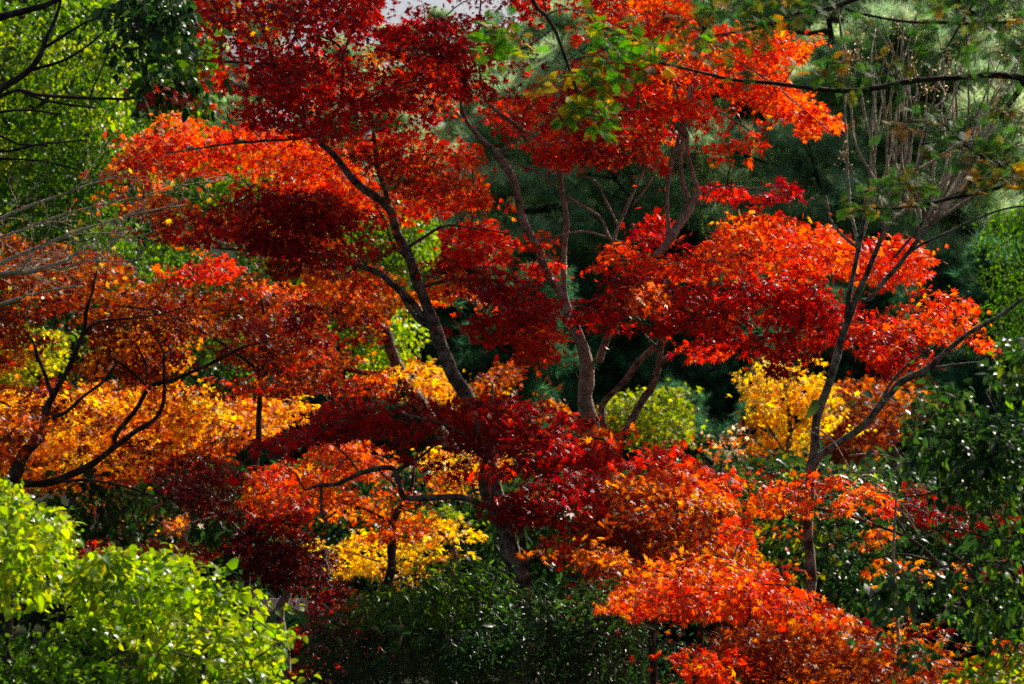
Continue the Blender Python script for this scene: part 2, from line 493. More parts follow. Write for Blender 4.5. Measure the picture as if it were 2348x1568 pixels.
def foliage(mb, cl, outd, poly, pal, leaf='maple', size=.033, per=70, spread=(.13, .15, .045), flat=.6, droop=.55, edge=9, sizevar=.22, pal2=None, mix=0, tier=None):
    """leaves round every cluster centre; leaf tips point outward and down, faces up with scatter"""
    if not len(cl): return
    want, have, parts = len(cl) * per, 0, []
    tiltc = R.normal(0, .2, (len(cl), 2))
    for _ in range(7):
        n = R.poisson(per * min(1.0, 1.15 * (want - have) / want), len(cl))
        k = np.repeat(np.arange(len(cl)), n)
        m = len(k)
        off = R.normal(0, 1, (m, 3))
        off = off / (np.linalg.norm(off, axis=1)[:, None]) * (R.uniform(0, 1, m)[:, None] ** .45) * np.array(spread) * 1.7
        tilt = tiltc[k]
        off[:, 2] += off[:, 0] * tilt[:, 0] + off[:, 1] * tilt[:, 1] - .5 * (off[:, 0] ** 2 + off[:, 1] ** 2) / max(spread[0], .05) * .35
        pos = cl[k] + off
        if poly is not None:
            vv, dep = V(pos)
            x = vv[:, 0] + edge * wob(vv[:, 0], vv[:, 1], 17, 1.0); y = vv[:, 1] + edge * wob(vv[:, 0], vv[:, 1], 21, 2.0)
            ok = inside(poly, x, y) | (R.uniform(0, 1, m) < .05)
            if tier is not None:
                tn = wob(vv[:, 0] + 40 * np.sin(dep * 5), vv[:, 1] * 2.6 + .5 * vv[:, 0] * np.sin(dep * 3) + dep * 60, 42, 1.7) + .5 * wob(vv[:, 0], vv[:, 1] * 2.2 + dep * 90, 17, .4)
                ok &= tn > tier + R.normal(0, .12, m)
            pos, off, k = pos[ok], off[ok], k[ok]
        parts.append((pos, off, k)); have += len(pos)
        if have > .92 * want: break
    pos = np.vstack([q[0] for q in parts]); off = np.vstack([q[1] for q in parts]); k = np.concatenate([q[2] for q in parts])
    if poly is not None and tier is not None and len(pos):
        # loose shoots that stick out past the edge
        f = R.choice(len(cl), max(1, len(cl) // 3), replace=False)
        c2 = cl[f] + R.normal(0, 1, (len(f), 3)) * np.array([.16, .1, .035])
        k2 = np.repeat(np.arange(len(f)), max(4, int(per * .14)))
        o2 = R.normal(0, 1, (len(k2), 3)) * np.array([.07, .06, .02])
        pos = np.vstack([pos, c2[k2] + o2]); off = np.vstack([off, o2]); k = np.concatenate([k, f[k2]])
    m = len(pos)
    if not m: return
    od = outd[k] if outd is not None else 0
    h = R.normal(0, 1, (m, 3)); h[:, 2] *= .5
    ax = h * .75 + od * .5 + off / (np.array(spread).mean()) * .35
    ax[:, 2] -= droop
    nr = np.tile([0, 0, flat], (m, 1)) + R.normal(0, .42, (m, 3))
    s = size * np.exp(R.normal(0, sizevar, m))
    cb = pick(pal, len(cl))
    if pal2: 
        sw = R.uniform(0, 1, len(cl)) < mix
        cb[sw] = pick(pal2, sw.sum())
    col = np.where(R.uniform(0, 1, m)[:, None] < .55, cb[k], pick(pal, m))
    col = col * np.exp(R.normal(0, .16, (m, 1)))
    col = np.clip(col * np.exp(R.normal(0, .07, (m, 3))), 0, .85)
    put_leaves(mb, leaf, pos, ax, nr, s, col)

DENSE = 2.0

def plant(name, label, cat, d, pads, trunk=None, limbs=(), bark=M_BARK, leafm=M_MAPLE, twigm=M_TWIG, group=None, base=None,
          trunk_name='trunk', limb_name='limb', foliage_name='foliage', drift=.22, tw=(.011, .0026), trunk_k=None, ground=True):
    """one tree or shrub: an Empty at its foot > trunk, limbs, twigs, foliage"""
    sk = Skel()
    if base is None:
        if trunk is not None:
            b = P(trunk[0][0], trunk[0][1], d)
        else:
            pp = np.vstack([np.asarray(p['poly'], float) for p in pads])
            b = P(pp[:, 0].mean(), pp[:, 1].mean(), d)
        base = np.array([b[0], b[1], float(terrain(b[0], b[1]))])
    base = np.asarray(base, float)
    root = thing(name, label, cat, base, group)
    stem_ob = None
    if trunk is not None:
        stem_ob = add_limb(root, base, trunk_name, trunk, d, sk, bark, drift, False, ground, 12, trunk_k)
    else:
        # a shrub: a few stems from the foot up into the crown
        pp = np.vstack([np.asarray(p['poly'], float) for p in pads])
        lo, hi = pp.min(0), pp.max(0)
        for j in range(5):
            tx = lo[0] + (hi[0] - lo[0]) * (j + .5 + R.uniform(-.3, .3)) / 5
            ty = lo[1] + (hi[1] - lo[1]) * R.uniform(.55, .8)
            q = P(tx, ty, d + R.uniform(-.2, .2))
            st = base + np.array([R.normal(0, .12), R.normal(0, .12), -.05])
            mid = st * .5 + q * .5 + np.array([0, 0, .1]) + R.normal(0, .08, 3)
            c = spline(np.array([[*st, .022], [*mid, .016], [*q, .007]]), .05)
            mb = MB(); tube(mb, c[:, :3], c[:, 3], 7, .06); mb.build('stem', bark, root, base, True)
            sk.add(c[:, :3], c[:, 3])
    for lm in limbs:
        add_limb(stem_ob or root, base, limb_name, lm, d, sk, bark, drift, True, False, 9)
    twm = MB()
    for pd in pads:
        dd = pd.get('d', d); t = pd.get('t', .35)
        cl = clusters_in(pd['poly'], dd, t, pd.get('cl', 30) * DENSE, pd.get('hole', -.6) - .12, None, pd.get('hs', 70))
        od = grow_twigs(twm, sk, cl, tw[0], tw[1], maxlen=99)
        mb = MB()
        foliage(mb, cl, od, pd['poly'], pd['pal'], pd.get('leaf', 'maple'), pd.get('size', .034) * (.8 if pd.get('leaf', 'maple') == 'maple' else .95), pd.get('per', 75) * 1.4, pd.get('spread', (.15, .16, .034)),
                pd.get('flat', .6), pd.get('droop', .55), pd.get('edge', 14), .3, pd.get('pal2'), pd.get('mix', 0), pd.get('tier', -.55 if pd.get('leaf', 'maple').startswith('maple') else -.85))
        if mb.n: 
            o = mb.build(foliage_name, pd.get('mat', leafm), root, base)
            if pd.get('label'): o['label'] = pd['label']
    if twm.n: tag(twm.build('twigs', twigm, root, base, True), kind='stuff')
    return root, sk, base

#@@SETTING
# ------------------------------------------------------------------ the setting: ground rising to a wooded hillside, a far hill
gx = np.concatenate([np.linspace(-250, -40, 30)[:-1], np.linspace(-40, 40, 121), np.linspace(40, 250, 30)[1:]])
gy = np.concatenate([np.linspace(-30, 20, 40)[:-1], np.linspace(20, 110, 136), np.linspace(110, 260, 40)[1:]])
X, Y = np.meshgrid(gx, gy)
Z = terrain(X, np.minimum(Y, 105)) - np.clip(Y - 112, 0, None) * .1
mb = MB()
ny, nx = X.shape
ii = (np.arange(ny - 1)[:, None] * nx + np.arange(nx - 1)[None]).ravel()
mb.add(np.stack([X, Y, Z], -1).reshape(-1, 3), [np.stack([ii, ii + 1, ii + nx + 1, ii + nx], -1)])
tag(mb.build('ground', plain_mat('forest_floor', (.01, .016, .006), (.026, .034, .012), 1.2), None, (0, 0, 0), True), kind='structure')
hx, hy = np.linspace(-250, 250, 260), np.linspace(125, 258, 90)
X, Y = np.meshgrid(hx, hy)
Z = -8 + np.clip((Y - 125) / 95, 0, 1) ** .8 * (20 + 36 * (1 / (1 + np.exp(-(X - 22) / 12)))) + 1.2 * R.uniform(-1, 1, X.shape) + 1.5 * np.sin(X * .25) * np.sin(Y * .15)
mb = MB()
ny, nx = X.shape
ii = (np.arange(ny - 1)[:, None] * nx + np.arange(nx - 1)[None]).ravel()
mb.add(np.stack([X, Y, Z], -1).reshape(-1, 3), [np.stack([ii, ii + 1, ii + nx + 1, ii + nx], -1)])
tag(mb.build('distant_hill', plain_mat('far_wooded_slope', (.03, .05, .04), (.1, .1, .07), .4), None, (0, 0, 0), False), kind='structure')

# ------------------------------------------------------------------ conifers on the hillside: prototypes, then copies
def proto_pine(seed, H, spread, pal, layers, leaf='tuft', ts=.3, cone=False, per=34, flatz=.09):
    rg = np.random.default_rng(seed)
    tm = MB(); lm = []; fm = MB()
    bend = rg.normal(0, .04 * H, (4, 2)); bend[0] = 0
    tp = np.array([[bend[k, 0], bend[k, 1], H * k / 3, .016 * H * (1 - .85 * k / 3)] for k in range(4)])
    c = spline(tp, .25)
    tube(tm, c[:, :3], c[:, 3], 9, .06)
    pos, ax, cols = [], [], []
    for j in range(layers):
        f = (j + .5) / layers
        z = H * ((.12 if cone else .3) + (.86 if cone else .68) * f)
        i = np.argmin(abs(c[:, 2] - z)); o = c[i, :3]
        L = spread * ((1.05 - f) if cone else (1 - .75 * f ** 2) * rg.uniform(.55, 1.1))
        a = j * 2.4 + rg.normal(0, .3)
        dr = np.array([math.cos(a), math.sin(a), 0])
        tip = o + dr * L + np.array([0, 0, L * (rg.uniform(-.22, .0) if cone else rg.uniform(.0, .35))])
        mid = (o + tip) / 2 + np.array([0, 0, -.08 * L]) + rg.normal(0, .05 * L, 3)
        b = spline(np.array([[*o, .05 + .012 * L], [*mid, .035], [*tip, .012]]), .2)
        bm = MB(); tube(bm, b[:, :3], b[:, 3], 6, .05); lm.append(bm)
        # side shoots and their needle tufts
        ns = int(per * (.3 + .6 * L / spread))
        s = rg.uniform(.25, 1.05, ns) ** .7
        bi = np.clip((s * (len(b) - 1)).astype(int), 0, len(b) - 1)
        sd = rg.uniform(-1, 1, ns) * L * .42 * (1.15 - s * .6)
        side = np.array([-dr[1], dr[0], 0])
        p = b[bi, :3] + side[None] * sd[:, None] + dr[None] * rg.normal(0, .12, (ns, 1)) + np.array([0, 0, 1]) * (rg.normal(0, flatz * spread * .5, ns) + (0.0 if cone else .12))[:, None]
        for q in range(0, ns, 3):
            n4 = 4; st = np.linspace(0, 1, n4)[:, None]
            tube(bm, b[bi[q], :3] + (p[q] - b[bi[q], :3]) * st, np.linspace(.02, .008, n4), 4)
        for rep in range(18):
            pos.append(p + rg.normal(0, .15, p.shape) * np.array([1, 1, .5]))
            d0 = (p - b[bi, :3]) * .7 + dr[None] * .35 + rg.normal(0, .3, p.shape)
            d0[:, 2] += (-.1 if cone else .55)
            ax.append(d0)
            cols.append(np.tile(pick(pal, 1), (ns, 1)) * np.exp(rg.normal(0, .4, (ns, 1))))
    pos = np.vstack(pos); ax = np.vstack(ax); cols = np.clip(np.vstack(cols), 0, .8)
    put_leaves(fm, leaf, pos, ax, rg.normal(0, 1, pos.shape), ts * np.exp(rg.normal(0, .2, len(pos))), cols)
    return tm, lm, fm

def make_conifer(name, label, cat, group, loc, args, bark):
    tm, lm, fm = proto_pine(*args[0], **args[1])
    root = thing(name, label, cat, loc, group)
    tob = tm.build('trunk', bark, root, (0, 0, 0), True)
    for b in lm: b.build('branch', bark, tob, (0, 0, 0), True)
    fm.build('foliage', M_NEEDLE, root, (0, 0, 0))
    return root

def copy_tree(src, loc, rz, sc, label, group):
    r = src.copy(); COL.objects.link(r)
    r.location = loc; r.rotation_euler = (0, 0, rz); r.scale = (sc, sc, sc)
    r['label'] = label; r['group'] = group
    for ch in src.children:
        c = ch.copy(); COL.objects.link(c); c.parent = r
        for g in ch.children:
            e = g.copy(); COL.objects.link(e); e.parent = c
    return r

def at_ground(vx, d):
    p = P(vx, 784, d)
    return np.array([p[0], p[1], float(terrain(p[0], p[1])) - .1])

protos = {
    'pine_a': ((21, 12.0, 3.4, 'pine', 26), dict(ts=.24)),
    'pine_b': ((22, 10.0, 3.0, 'pine', 22), dict(ts=.24)),
    'pine_c': ((23, 13.0, 3.0, 'pine', 24), dict(ts=.24)),
    'fir_a': ((31, 9.0, 2.6, 'spruce', 44), dict(ts=.17, cone=True, per=26, leaf='tuft_far')),
    'fir_b': ((32, 6.0, 2.3, 'spruce', 36), dict(ts=.16, cone=True, per=26, leaf='tuft_far')),
}
#  (proto, photo x, depth, top in photo y or None -> scale)
GP, GF = 'pines on the far hillside', 'dark firs below the pines'
LP = 'tall hazy pine with cloudlike needle pads on the far hillside'
LF = 'dark blue-green fir in the shade at the foot of the far hillside'
conifers = [
    ('pine_a', 1760, 46, 1.0, 'pale sunlit pine just right of the tall orange maple crown'),
    ('pine_b', 1880, 40, .95, 'dark-limbed pine with a crooked bough beside the bare many-stemmed tree'),
    ('pine_c', 2030, 52, 1.1, LP), ('pine_a', 2180, 48, 1.05, LP),
    ('pine_b', 1640, 54, 1.0, LP), ('pine_a', 1500, 50, .85, 'pale pine seen through the forked trunks of the central maple'),
    ('pine_c', 1380, 58, .7, LP), ('pine_a', 1240, 56, 20, LP), ('pine_b', 1110, 52, 50, LP), ('pine_c', 980, 60, 45, LP),
    ('pine_a', 840, 58, 40, LP), ('pine_b', 700, 62, .62, LP), ('pine_c', 560, 60, .95, LP),
    ('pine_b', 1960, 62, 1.1, LP), ('pine_a', 2110, 66, 1.15, LP), ('pine_c', 2270, 64, 1.2, LP),
    ('pine_b', 1820, 70, 1.0, LP), ('pine_c', 1680, 74, 1.05, LP), ('pine_a', 1560, 70, 1.0, LP), ('pine_b', 1420, 76, .85, LP), ('pine_c', 1280, 74, 40, LP),
    ('pine_a', 900, 78, 60, LP), ('pine_a', 1950, 34, .75, LP), ('pine_c', 2240, 36, .8, LP), ('pine_b', 2090, 33, .8, LP),
    ('pine_c', 2560, 66, 1.1, LP), ('pine_a', 2700, 72, 1.1, LP), ('pine_b', 2860, 64, 1.1, LP), ('pine_a', 2620, 84, 1.2, LP), ('pine_c', -140, 58, 1.0, LP), ('pine_b', -320, 64, 1.0, LP), ('pine_a', 60, 66, .9, LP), ('pine_b', 260, 58, .8, LP), ('pine_a', 420, 70, .8, LP),
    ('pine_b', 1330, 38, .95, LP), ('pine_a', 1450, 42, .85, LP), ('pine_c', 1570, 37, .8, LP), ('pine_b', 1680, 36, .95, LP), ('pine_a', 1800, 44, .9, LP), ('pine_c', 1130, 40, 300, LP),
    ('pine_a', 2020, 40, .9, LP), ('pine_b', 2160, 42, 1.0, LP), ('pine_c', 2340, 38, 330, LP), ('pine_b', 1240, 44, 180, LP), ('pine_a', 1720, 56, 1.0, LP),
    ('fir_a', 1130, 30, .85, LF), ('fir_b', 1230, 27, .95, LF), ('fir_a', 1330, 34, .9, LF), ('fir_b', 1450, 29, .9, 'dark fir standing right behind the central maple trunk'),
    ('fir_a', 1560, 32, .9, LF), ('fir_b', 1660, 28, .95, LF), ('fir_a', 1740, 31, .85, LF), ('fir_b', 1840, 29, .9, LF), ('fir_a', 1950, 33, .8, LF),
    ('fir_b', 2060, 29, 1.0, LF), ('fir_a', 2160, 31, .95, LF), ('fir_b', 2270, 28, 1.1, LF), ('fir_a', 2380, 30, 1.0, LF),
    ('fir_b', 1020, 28, 1.0, LF), ('fir_a', 930, 31, .95, LF), ('fir_b', 1560, 25.5, .7, 'small low fir beside the round yellow-green bush'), ('fir_b', 1760, 25, .65, LF),
    ('fir_a', 820, 34, 1.0, LF), ('fir_a', 700, 36, 1.0, LF), ('fir_b', 580, 32, 1.0, LF),
]
made = {}
for pn, vx, d, sc, lab in conifers:
    fir = pn.startswith('fir')
    nm, cat, grp = ('fir_tree', 'fir tree', GF) if fir else ('pine_tree', 'pine tree', GP)
    loc = at_ground(vx, d)
    if sc > 5:
        sc = (P(vx, sc, d)[2] - loc[2]) / protos[pn][0][1] / {'fir_a': .55, 'fir_b': .78}.get(pn, 1)
    rz = R.uniform(0, 6.28); sc = sc * R.uniform(.93, 1.07) * {'fir_a': .55, 'fir_b': .78}.get(pn, 1)
    if pn not in made:
        made[pn] = make_conifer(nm, lab, cat, grp, loc, protos[pn], M_BARK_DARK)
        made[pn].rotation_euler = (0, 0, rz); made[pn].scale = (sc,) * 3
    else:
        copy_tree(made[pn], loc, rz, sc, lab, grp)

#@@BACKTREES
# ------------------------------------------------------------------ broadleaf trees and bushes behind the maples
def pad(poly, pal, **k):
    return dict(poly=poly, pal=pal, **k)

SM = dict(size=.03, per=60, cl=24)
plant('evergreen_tree', 'tall sunlit yellow-green broadleaf tree filling the upper left corner', 'tree', 21.0, [
    pad([(-40, 20), (120, -60), (300, -60), (330, 60), (300, 200), (290, 320), (120, 340), (-40, 420)], 'green', pal2='lime', mix=.7, leaf='wide', size=.044, per=95, cl=18, t=.9, mat=M_GLOSSY, hole=-.7, flat=.3, droop=.9, spread=(.22, .22, .16)),  # larger lime share paints in the sunlit part of the crown
    pad([(-40, 400), (120, 340), (330, 250), (360, 330), (260, 420), (320, 520), (330, 640), (180, 660), (-40, 600)], 'green', pal2='lime', mix=.12, leaf='wide', size=.044, per=90, cl=17, t=.9, mat=M_GLOSSY, hole=-.6, flat=.3, droop=.9, spread=(.22, .22, .16)),
], trunk=[(-120, 900, 34), (-90, 600, 30), (-40, 300, 22), (40, 60, 14), (90, -80, 8)],
   limbs=[[(-80, 560, 12), (60, 470, 9), (200, 440, 6), (320, 470, 3)], [(-40, 300, 12), (120, 220, 8), (260, 120, 5)], [(310, 620, 8), (330, 420, 6), (345, 300, 5), (320, 200, 3)]],
   bark=M_BARK_DARK, leafm=M_GLOSSY)
plant('evergreen_tree', 'shadowy green tree behind the sunlit tree in the upper left', 'tree', 27.0, [
    pad([(-80, -80), (480, -80), (520, 150), (480, 330), (300, 420), (-80, 420)], 'green', leaf='wide', size=.09, per=60, cl=8, t=1.0, flat=.3, droop=.9, spread=(.3, .3, .22), hole=-.9, pal2='deep', mix=.5),
    pad([(-80, 400), (300, 400), (420, 480), (420, 700), (-80, 720)], 'deep', leaf='wide', size=.09, per=60, cl=8, t=1.0, flat=.3, droop=.9, spread=(.3, .3, .22), hole=-.9, pal2='green', mix=.4),
], trunk=[(180, 1000, 24), (190, 700, 20), (200, 400, 14), (210, 150, 7)], limbs=[[(195, 500, 9), (60, 380, 6), (-40, 320, 3)], [(200, 400, 9), (330, 300, 6), (420, 200, 3)], [(195, 600, 9), (320, 540, 5), (380, 520, 3)]],
   bark=M_BARK_DARK, leafm=M_GLOSSY)
plant('evergreen_tree', 'green broadleaf tree glimpsed through the gaps of the left red maple', 'tree', 23.0, [
    pad([(320, 260), (560, 300), (700, 380), (880, 470), (990, 480), (1000, 560), (960, 640), (840, 640), (640, 560), (460, 500), (330, 420)], 'green', leaf='wide', size=.048, per=85, cl=15, t=.8, flat=.3, droop=.9, spread=(.24, .24, .16)),
    pad([(880, 480), (1000, 480), (1010, 600), (930, 640), (880, 580)], 'lime', leaf='wide', size=.048, per=85, cl=17, t=.5, flat=.3, droop=.9, spread=(.2, .2, .14)),  # this lime pad and the next put sunlight into the leaf colour
    pad([(820, 700), (960, 690), (985, 760), (960, 830), (880, 870), (800, 850)], 'lime', leaf='wide', size=.046, per=85, cl=19, t=.5, flat=.3, droop=.9, spread=(.2, .2, .14)),
    pad([(440, 560), (700, 600), (860, 660), (800, 800), (640, 760), (450, 700), (330, 640), (340, 520)], 'green', leaf='wide', size=.048, per=85, cl=14, t=.8, flat=.3, droop=.9, spread=(.24, .24, .16)),
    pad([(420, 830), (560, 850), (580, 940), (500, 930), (430, 890)], 'deep', leaf='wide', size=.046, per=85, cl=18, t=.5, flat=.3, droop=.9, spread=(.2, .2, .14)),
], trunk=[(640, 1000, 26), (650, 800, 24), (640, 560, 18), (660, 400, 10)],
   limbs=[[(645, 700, 11), (760, 620, 8), (920, 560, 4)], [(650, 800, 11), (800, 780, 7), (900, 760, 4)], [(640, 560, 9), (500, 460, 6), (400, 360, 3)], [(645, 850, 9), (520, 700, 6), (440, 620, 3)]],
   bark=M_BARK_DARK, leafm=M_GLOSSY)
plant('evergreen_tree', 'tall light-green tree lit on its left edge at the right border', 'tree', 21.0, [
    pad([(2250, 520), (2300, 470), (2420, 440), (2460, 760), (2340, 760), (2300, 700), (2230, 640)], 'green', leaf='lance', size=.042, per=90, cl=20, t=.7, spread=(.22, .22, .14)),
    pad([(2240, 690), (2320, 700), (2460, 760), (2460, 900), (2300, 820), (2260, 760)], 'green', leaf='lance', size=.042, per=90, cl=20, t=.7, spread=(.22, .22, .14)),
    pad([(2080, -1060), (2300, -1000), (2560, -1020), (2590, -1200), (2560, -1420), (2640, -1900), (2400, -2050), (2160, -1900), (2110, -1650), (2240, -1520), (2240, -1380), (2100, -1310)], 'green', leaf='wide', size=.06, per=60, cl=10, t=.9, spread=(.26, .26, .14), hole=.22, hs=60),  # unseen upper crown, added and gapped to shade the left red maple
], trunk=[(2420, 1000, 26), (2410, 700, 24), (2400, 200, 20), (2410, -600, 16), (2400, -1200, 12), (2390, -1800, 6)],  # trunk run up out of view to carry the added crown
   limbs=[[(2405, 760, 9), (2370, 660, 6), (2330, 560, 3)], [(2405, -900, 10), (2300, -1150, 7), (2180, -1400, 4)], [(2400, -1200, 9), (2540, -1400, 6), (2660, -1500, 4)]], bark=M_BARK_DARK, leafm=M_DULL)
plant('maple_tree', 'round-topped yellow-green maple behind the leaning twin trunks', 'tree', 23.0, [
    pad([(1385, 990), (1390, 930), (1430, 890), (1500, 880), (1560, 890), (1590, 940), (1600, 1000), (1540, 1040), (1440, 1020)], 'moss', leaf='maple5', size=.034, per=95, cl=34, t=.6, spread=(.17, .17, .08), hole=-.9),
], trunk=[(1480, 1160, 12), (1485, 1060, 10), (1490, 960, 6)], leafm=M_MAPLE)
plant('maple_tree', 'golden yellow maple glowing left of the bare grey trunk', 'tree', 21.0, [
    pad([(1670, 870), (1720, 870), (1740, 820), (1790, 830), (1850, 850), (1900, 850), (1930, 900), (1940, 960), (1870, 1000), (1780, 1000), (1700, 970), (1740, 930)], 'yellow', leaf='maple5', size=.036, per=80, cl=26, t=.5, spread=(.16, .16, .06), pal2='amber', mix=.5, hole=-.45),
    pad([(1710, 970), (1800, 980), (1870, 1000), (1860, 1060), (1780, 1080), (1700, 1040)], 'amber', leaf='maple5', size=.036, per=70, cl=24, t=.5, spread=(.16, .16, .05), hole=-.4, pal2='moss', mix=.3),
], trunk=[(1800, 1240, 13), (1800, 1100, 11), (1810, 980, 7), (1800, 880, 3)], limbs=[[(1800, 1040, 5), (1740, 940, 3), (1690, 880, 2)], [(1805, 1000, 5), (1870, 930, 3), (1900, 870, 2)]])
plant('maple_tree', 'rusty orange and pink maple behind the bare grey trunk', 'tree', 26.0, [
    pad([(1890, 880), (1950, 870), (2060, 850), (2150, 870), (2160, 930), (2100, 990), (2020, 1040), (1930, 1070), (1880, 1000)], 'rust', leaf='maple5', size=.04, per=80, cl=24, t=.9, spread=(.2, .2, .07), hole=-.6, pal2='orange', mix=.25),
    pad([(1880, 960), (1950, 960), (2000, 1010), (1980, 1110), (1900, 1110)], 'rust', leaf='maple5', size=.04, per=80, cl=20, t=.6, spread=(.2, .2, .07)),
], trunk=[(2050, 1200, 13), (2050, 1060, 11), (2040, 940, 6)])
plant('maple_tree', 'pale thinning pinkish-orange maple sapling under the yellow-green maple', 'tree', 19.0, [
    pad([(1590, 1000), (1660, 980), (1730, 980), (1720, 1040), (1680, 1080), (1600, 1070)], 'orange', leaf='maple5', size=.028, per=26, cl=26, t=.4, spread=(.14, .14, .08), pal2='tan', mix=.5),
], trunk=[(1650, 1180, 6), (1652, 1100, 5), (1656, 1040, 3)], twigm=M_TWIG_PALE)
plant('maple_tree', 'brownish-orange half-bare maple seen between the two leaning trunk groups', 'tree', 24.0, [
    pad([(1080, 850), (1180, 820), (1200, 880), (1290, 920), (1340, 950), (1200, 960), (1080, 930)], 'rust', leaf='maple5', size=.036, per=50, cl=24, t=.6, spread=(.18, .18, .07), pal2='amber', mix=.2, hole=-.4),
    pad([(940, 840), (1020, 830), (1060, 900), (1100, 940), (960, 930)], 'amber', leaf='maple5', size=.036, per=55, cl=26, t=.5, spread=(.16, .16, .06), pal2='orange', mix=.3),
], trunk=[(1120, 1100, 10), (1125, 980, 8), (1130, 880, 4)], twigm=M_TWIG_PALE)
plant('evergreen_shrub', 'large dark green shrub at the foot of the bare grey trunk', 'shrub', 16.5, [
    pad([(1690, 1060), (1740, 1030), (1850, 1050), (1960, 1070), (2060, 1090), (2090, 1190), (2060, 1280), (1960, 1340), (1850, 1350), (1740, 1290), (1690, 1200)], 'deep', leaf='oval', size=.055, per=60, cl=22, t=.8, spread=(.17, .17, .12), pal2='moss', mix=.22),
    pad([(1700, 1200), (1980, 1260), (2100, 1330), (2080, 1420), (1900, 1380), (1760, 1320)], 'deep', leaf='oval', size=.055, per=60, cl=22, t=.8, spread=(.17, .17, .12)),
], bark=M_BARK_DARK, leafm=M_GLOSSY)
plant('evergreen_tree', 'dark green tree showing through gaps in the left orange maples', 'tree', 24.0, [
    pad([(-60, 560), (160, 540), (400, 600), (560, 700), (600, 860), (400, 920), (100, 920), (-60, 900)], 'deep', leaf='wide', size=.06, per=75, cl=13, t=.8, flat=.3, droop=.9, spread=(.26, .26, .18), hole=-1, pal2='green', mix=.3),
], trunk=[(250, 1100, 18), (255, 900, 14), (260, 700, 7)], limbs=[[(255, 880, 7), (120, 760, 5), (20, 680, 3)], [(255, 860, 7), (400, 760, 5), (500, 740, 3)]], bark=M_BARK_DARK, leafm=M_GLOSSY)
# dark shrubs that close the view low down
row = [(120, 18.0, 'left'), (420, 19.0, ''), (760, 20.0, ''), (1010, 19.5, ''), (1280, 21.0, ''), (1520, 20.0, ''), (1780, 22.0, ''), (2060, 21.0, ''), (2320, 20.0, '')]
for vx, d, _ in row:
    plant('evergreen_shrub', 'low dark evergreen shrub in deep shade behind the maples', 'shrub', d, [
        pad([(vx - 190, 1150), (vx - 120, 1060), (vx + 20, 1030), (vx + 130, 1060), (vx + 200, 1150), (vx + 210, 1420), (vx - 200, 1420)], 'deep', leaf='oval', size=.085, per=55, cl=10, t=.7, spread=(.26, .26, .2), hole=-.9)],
        bark=M_BARK_DARK, leafm=M_GLOSSY, group='shrubs in the shade behind the maples')

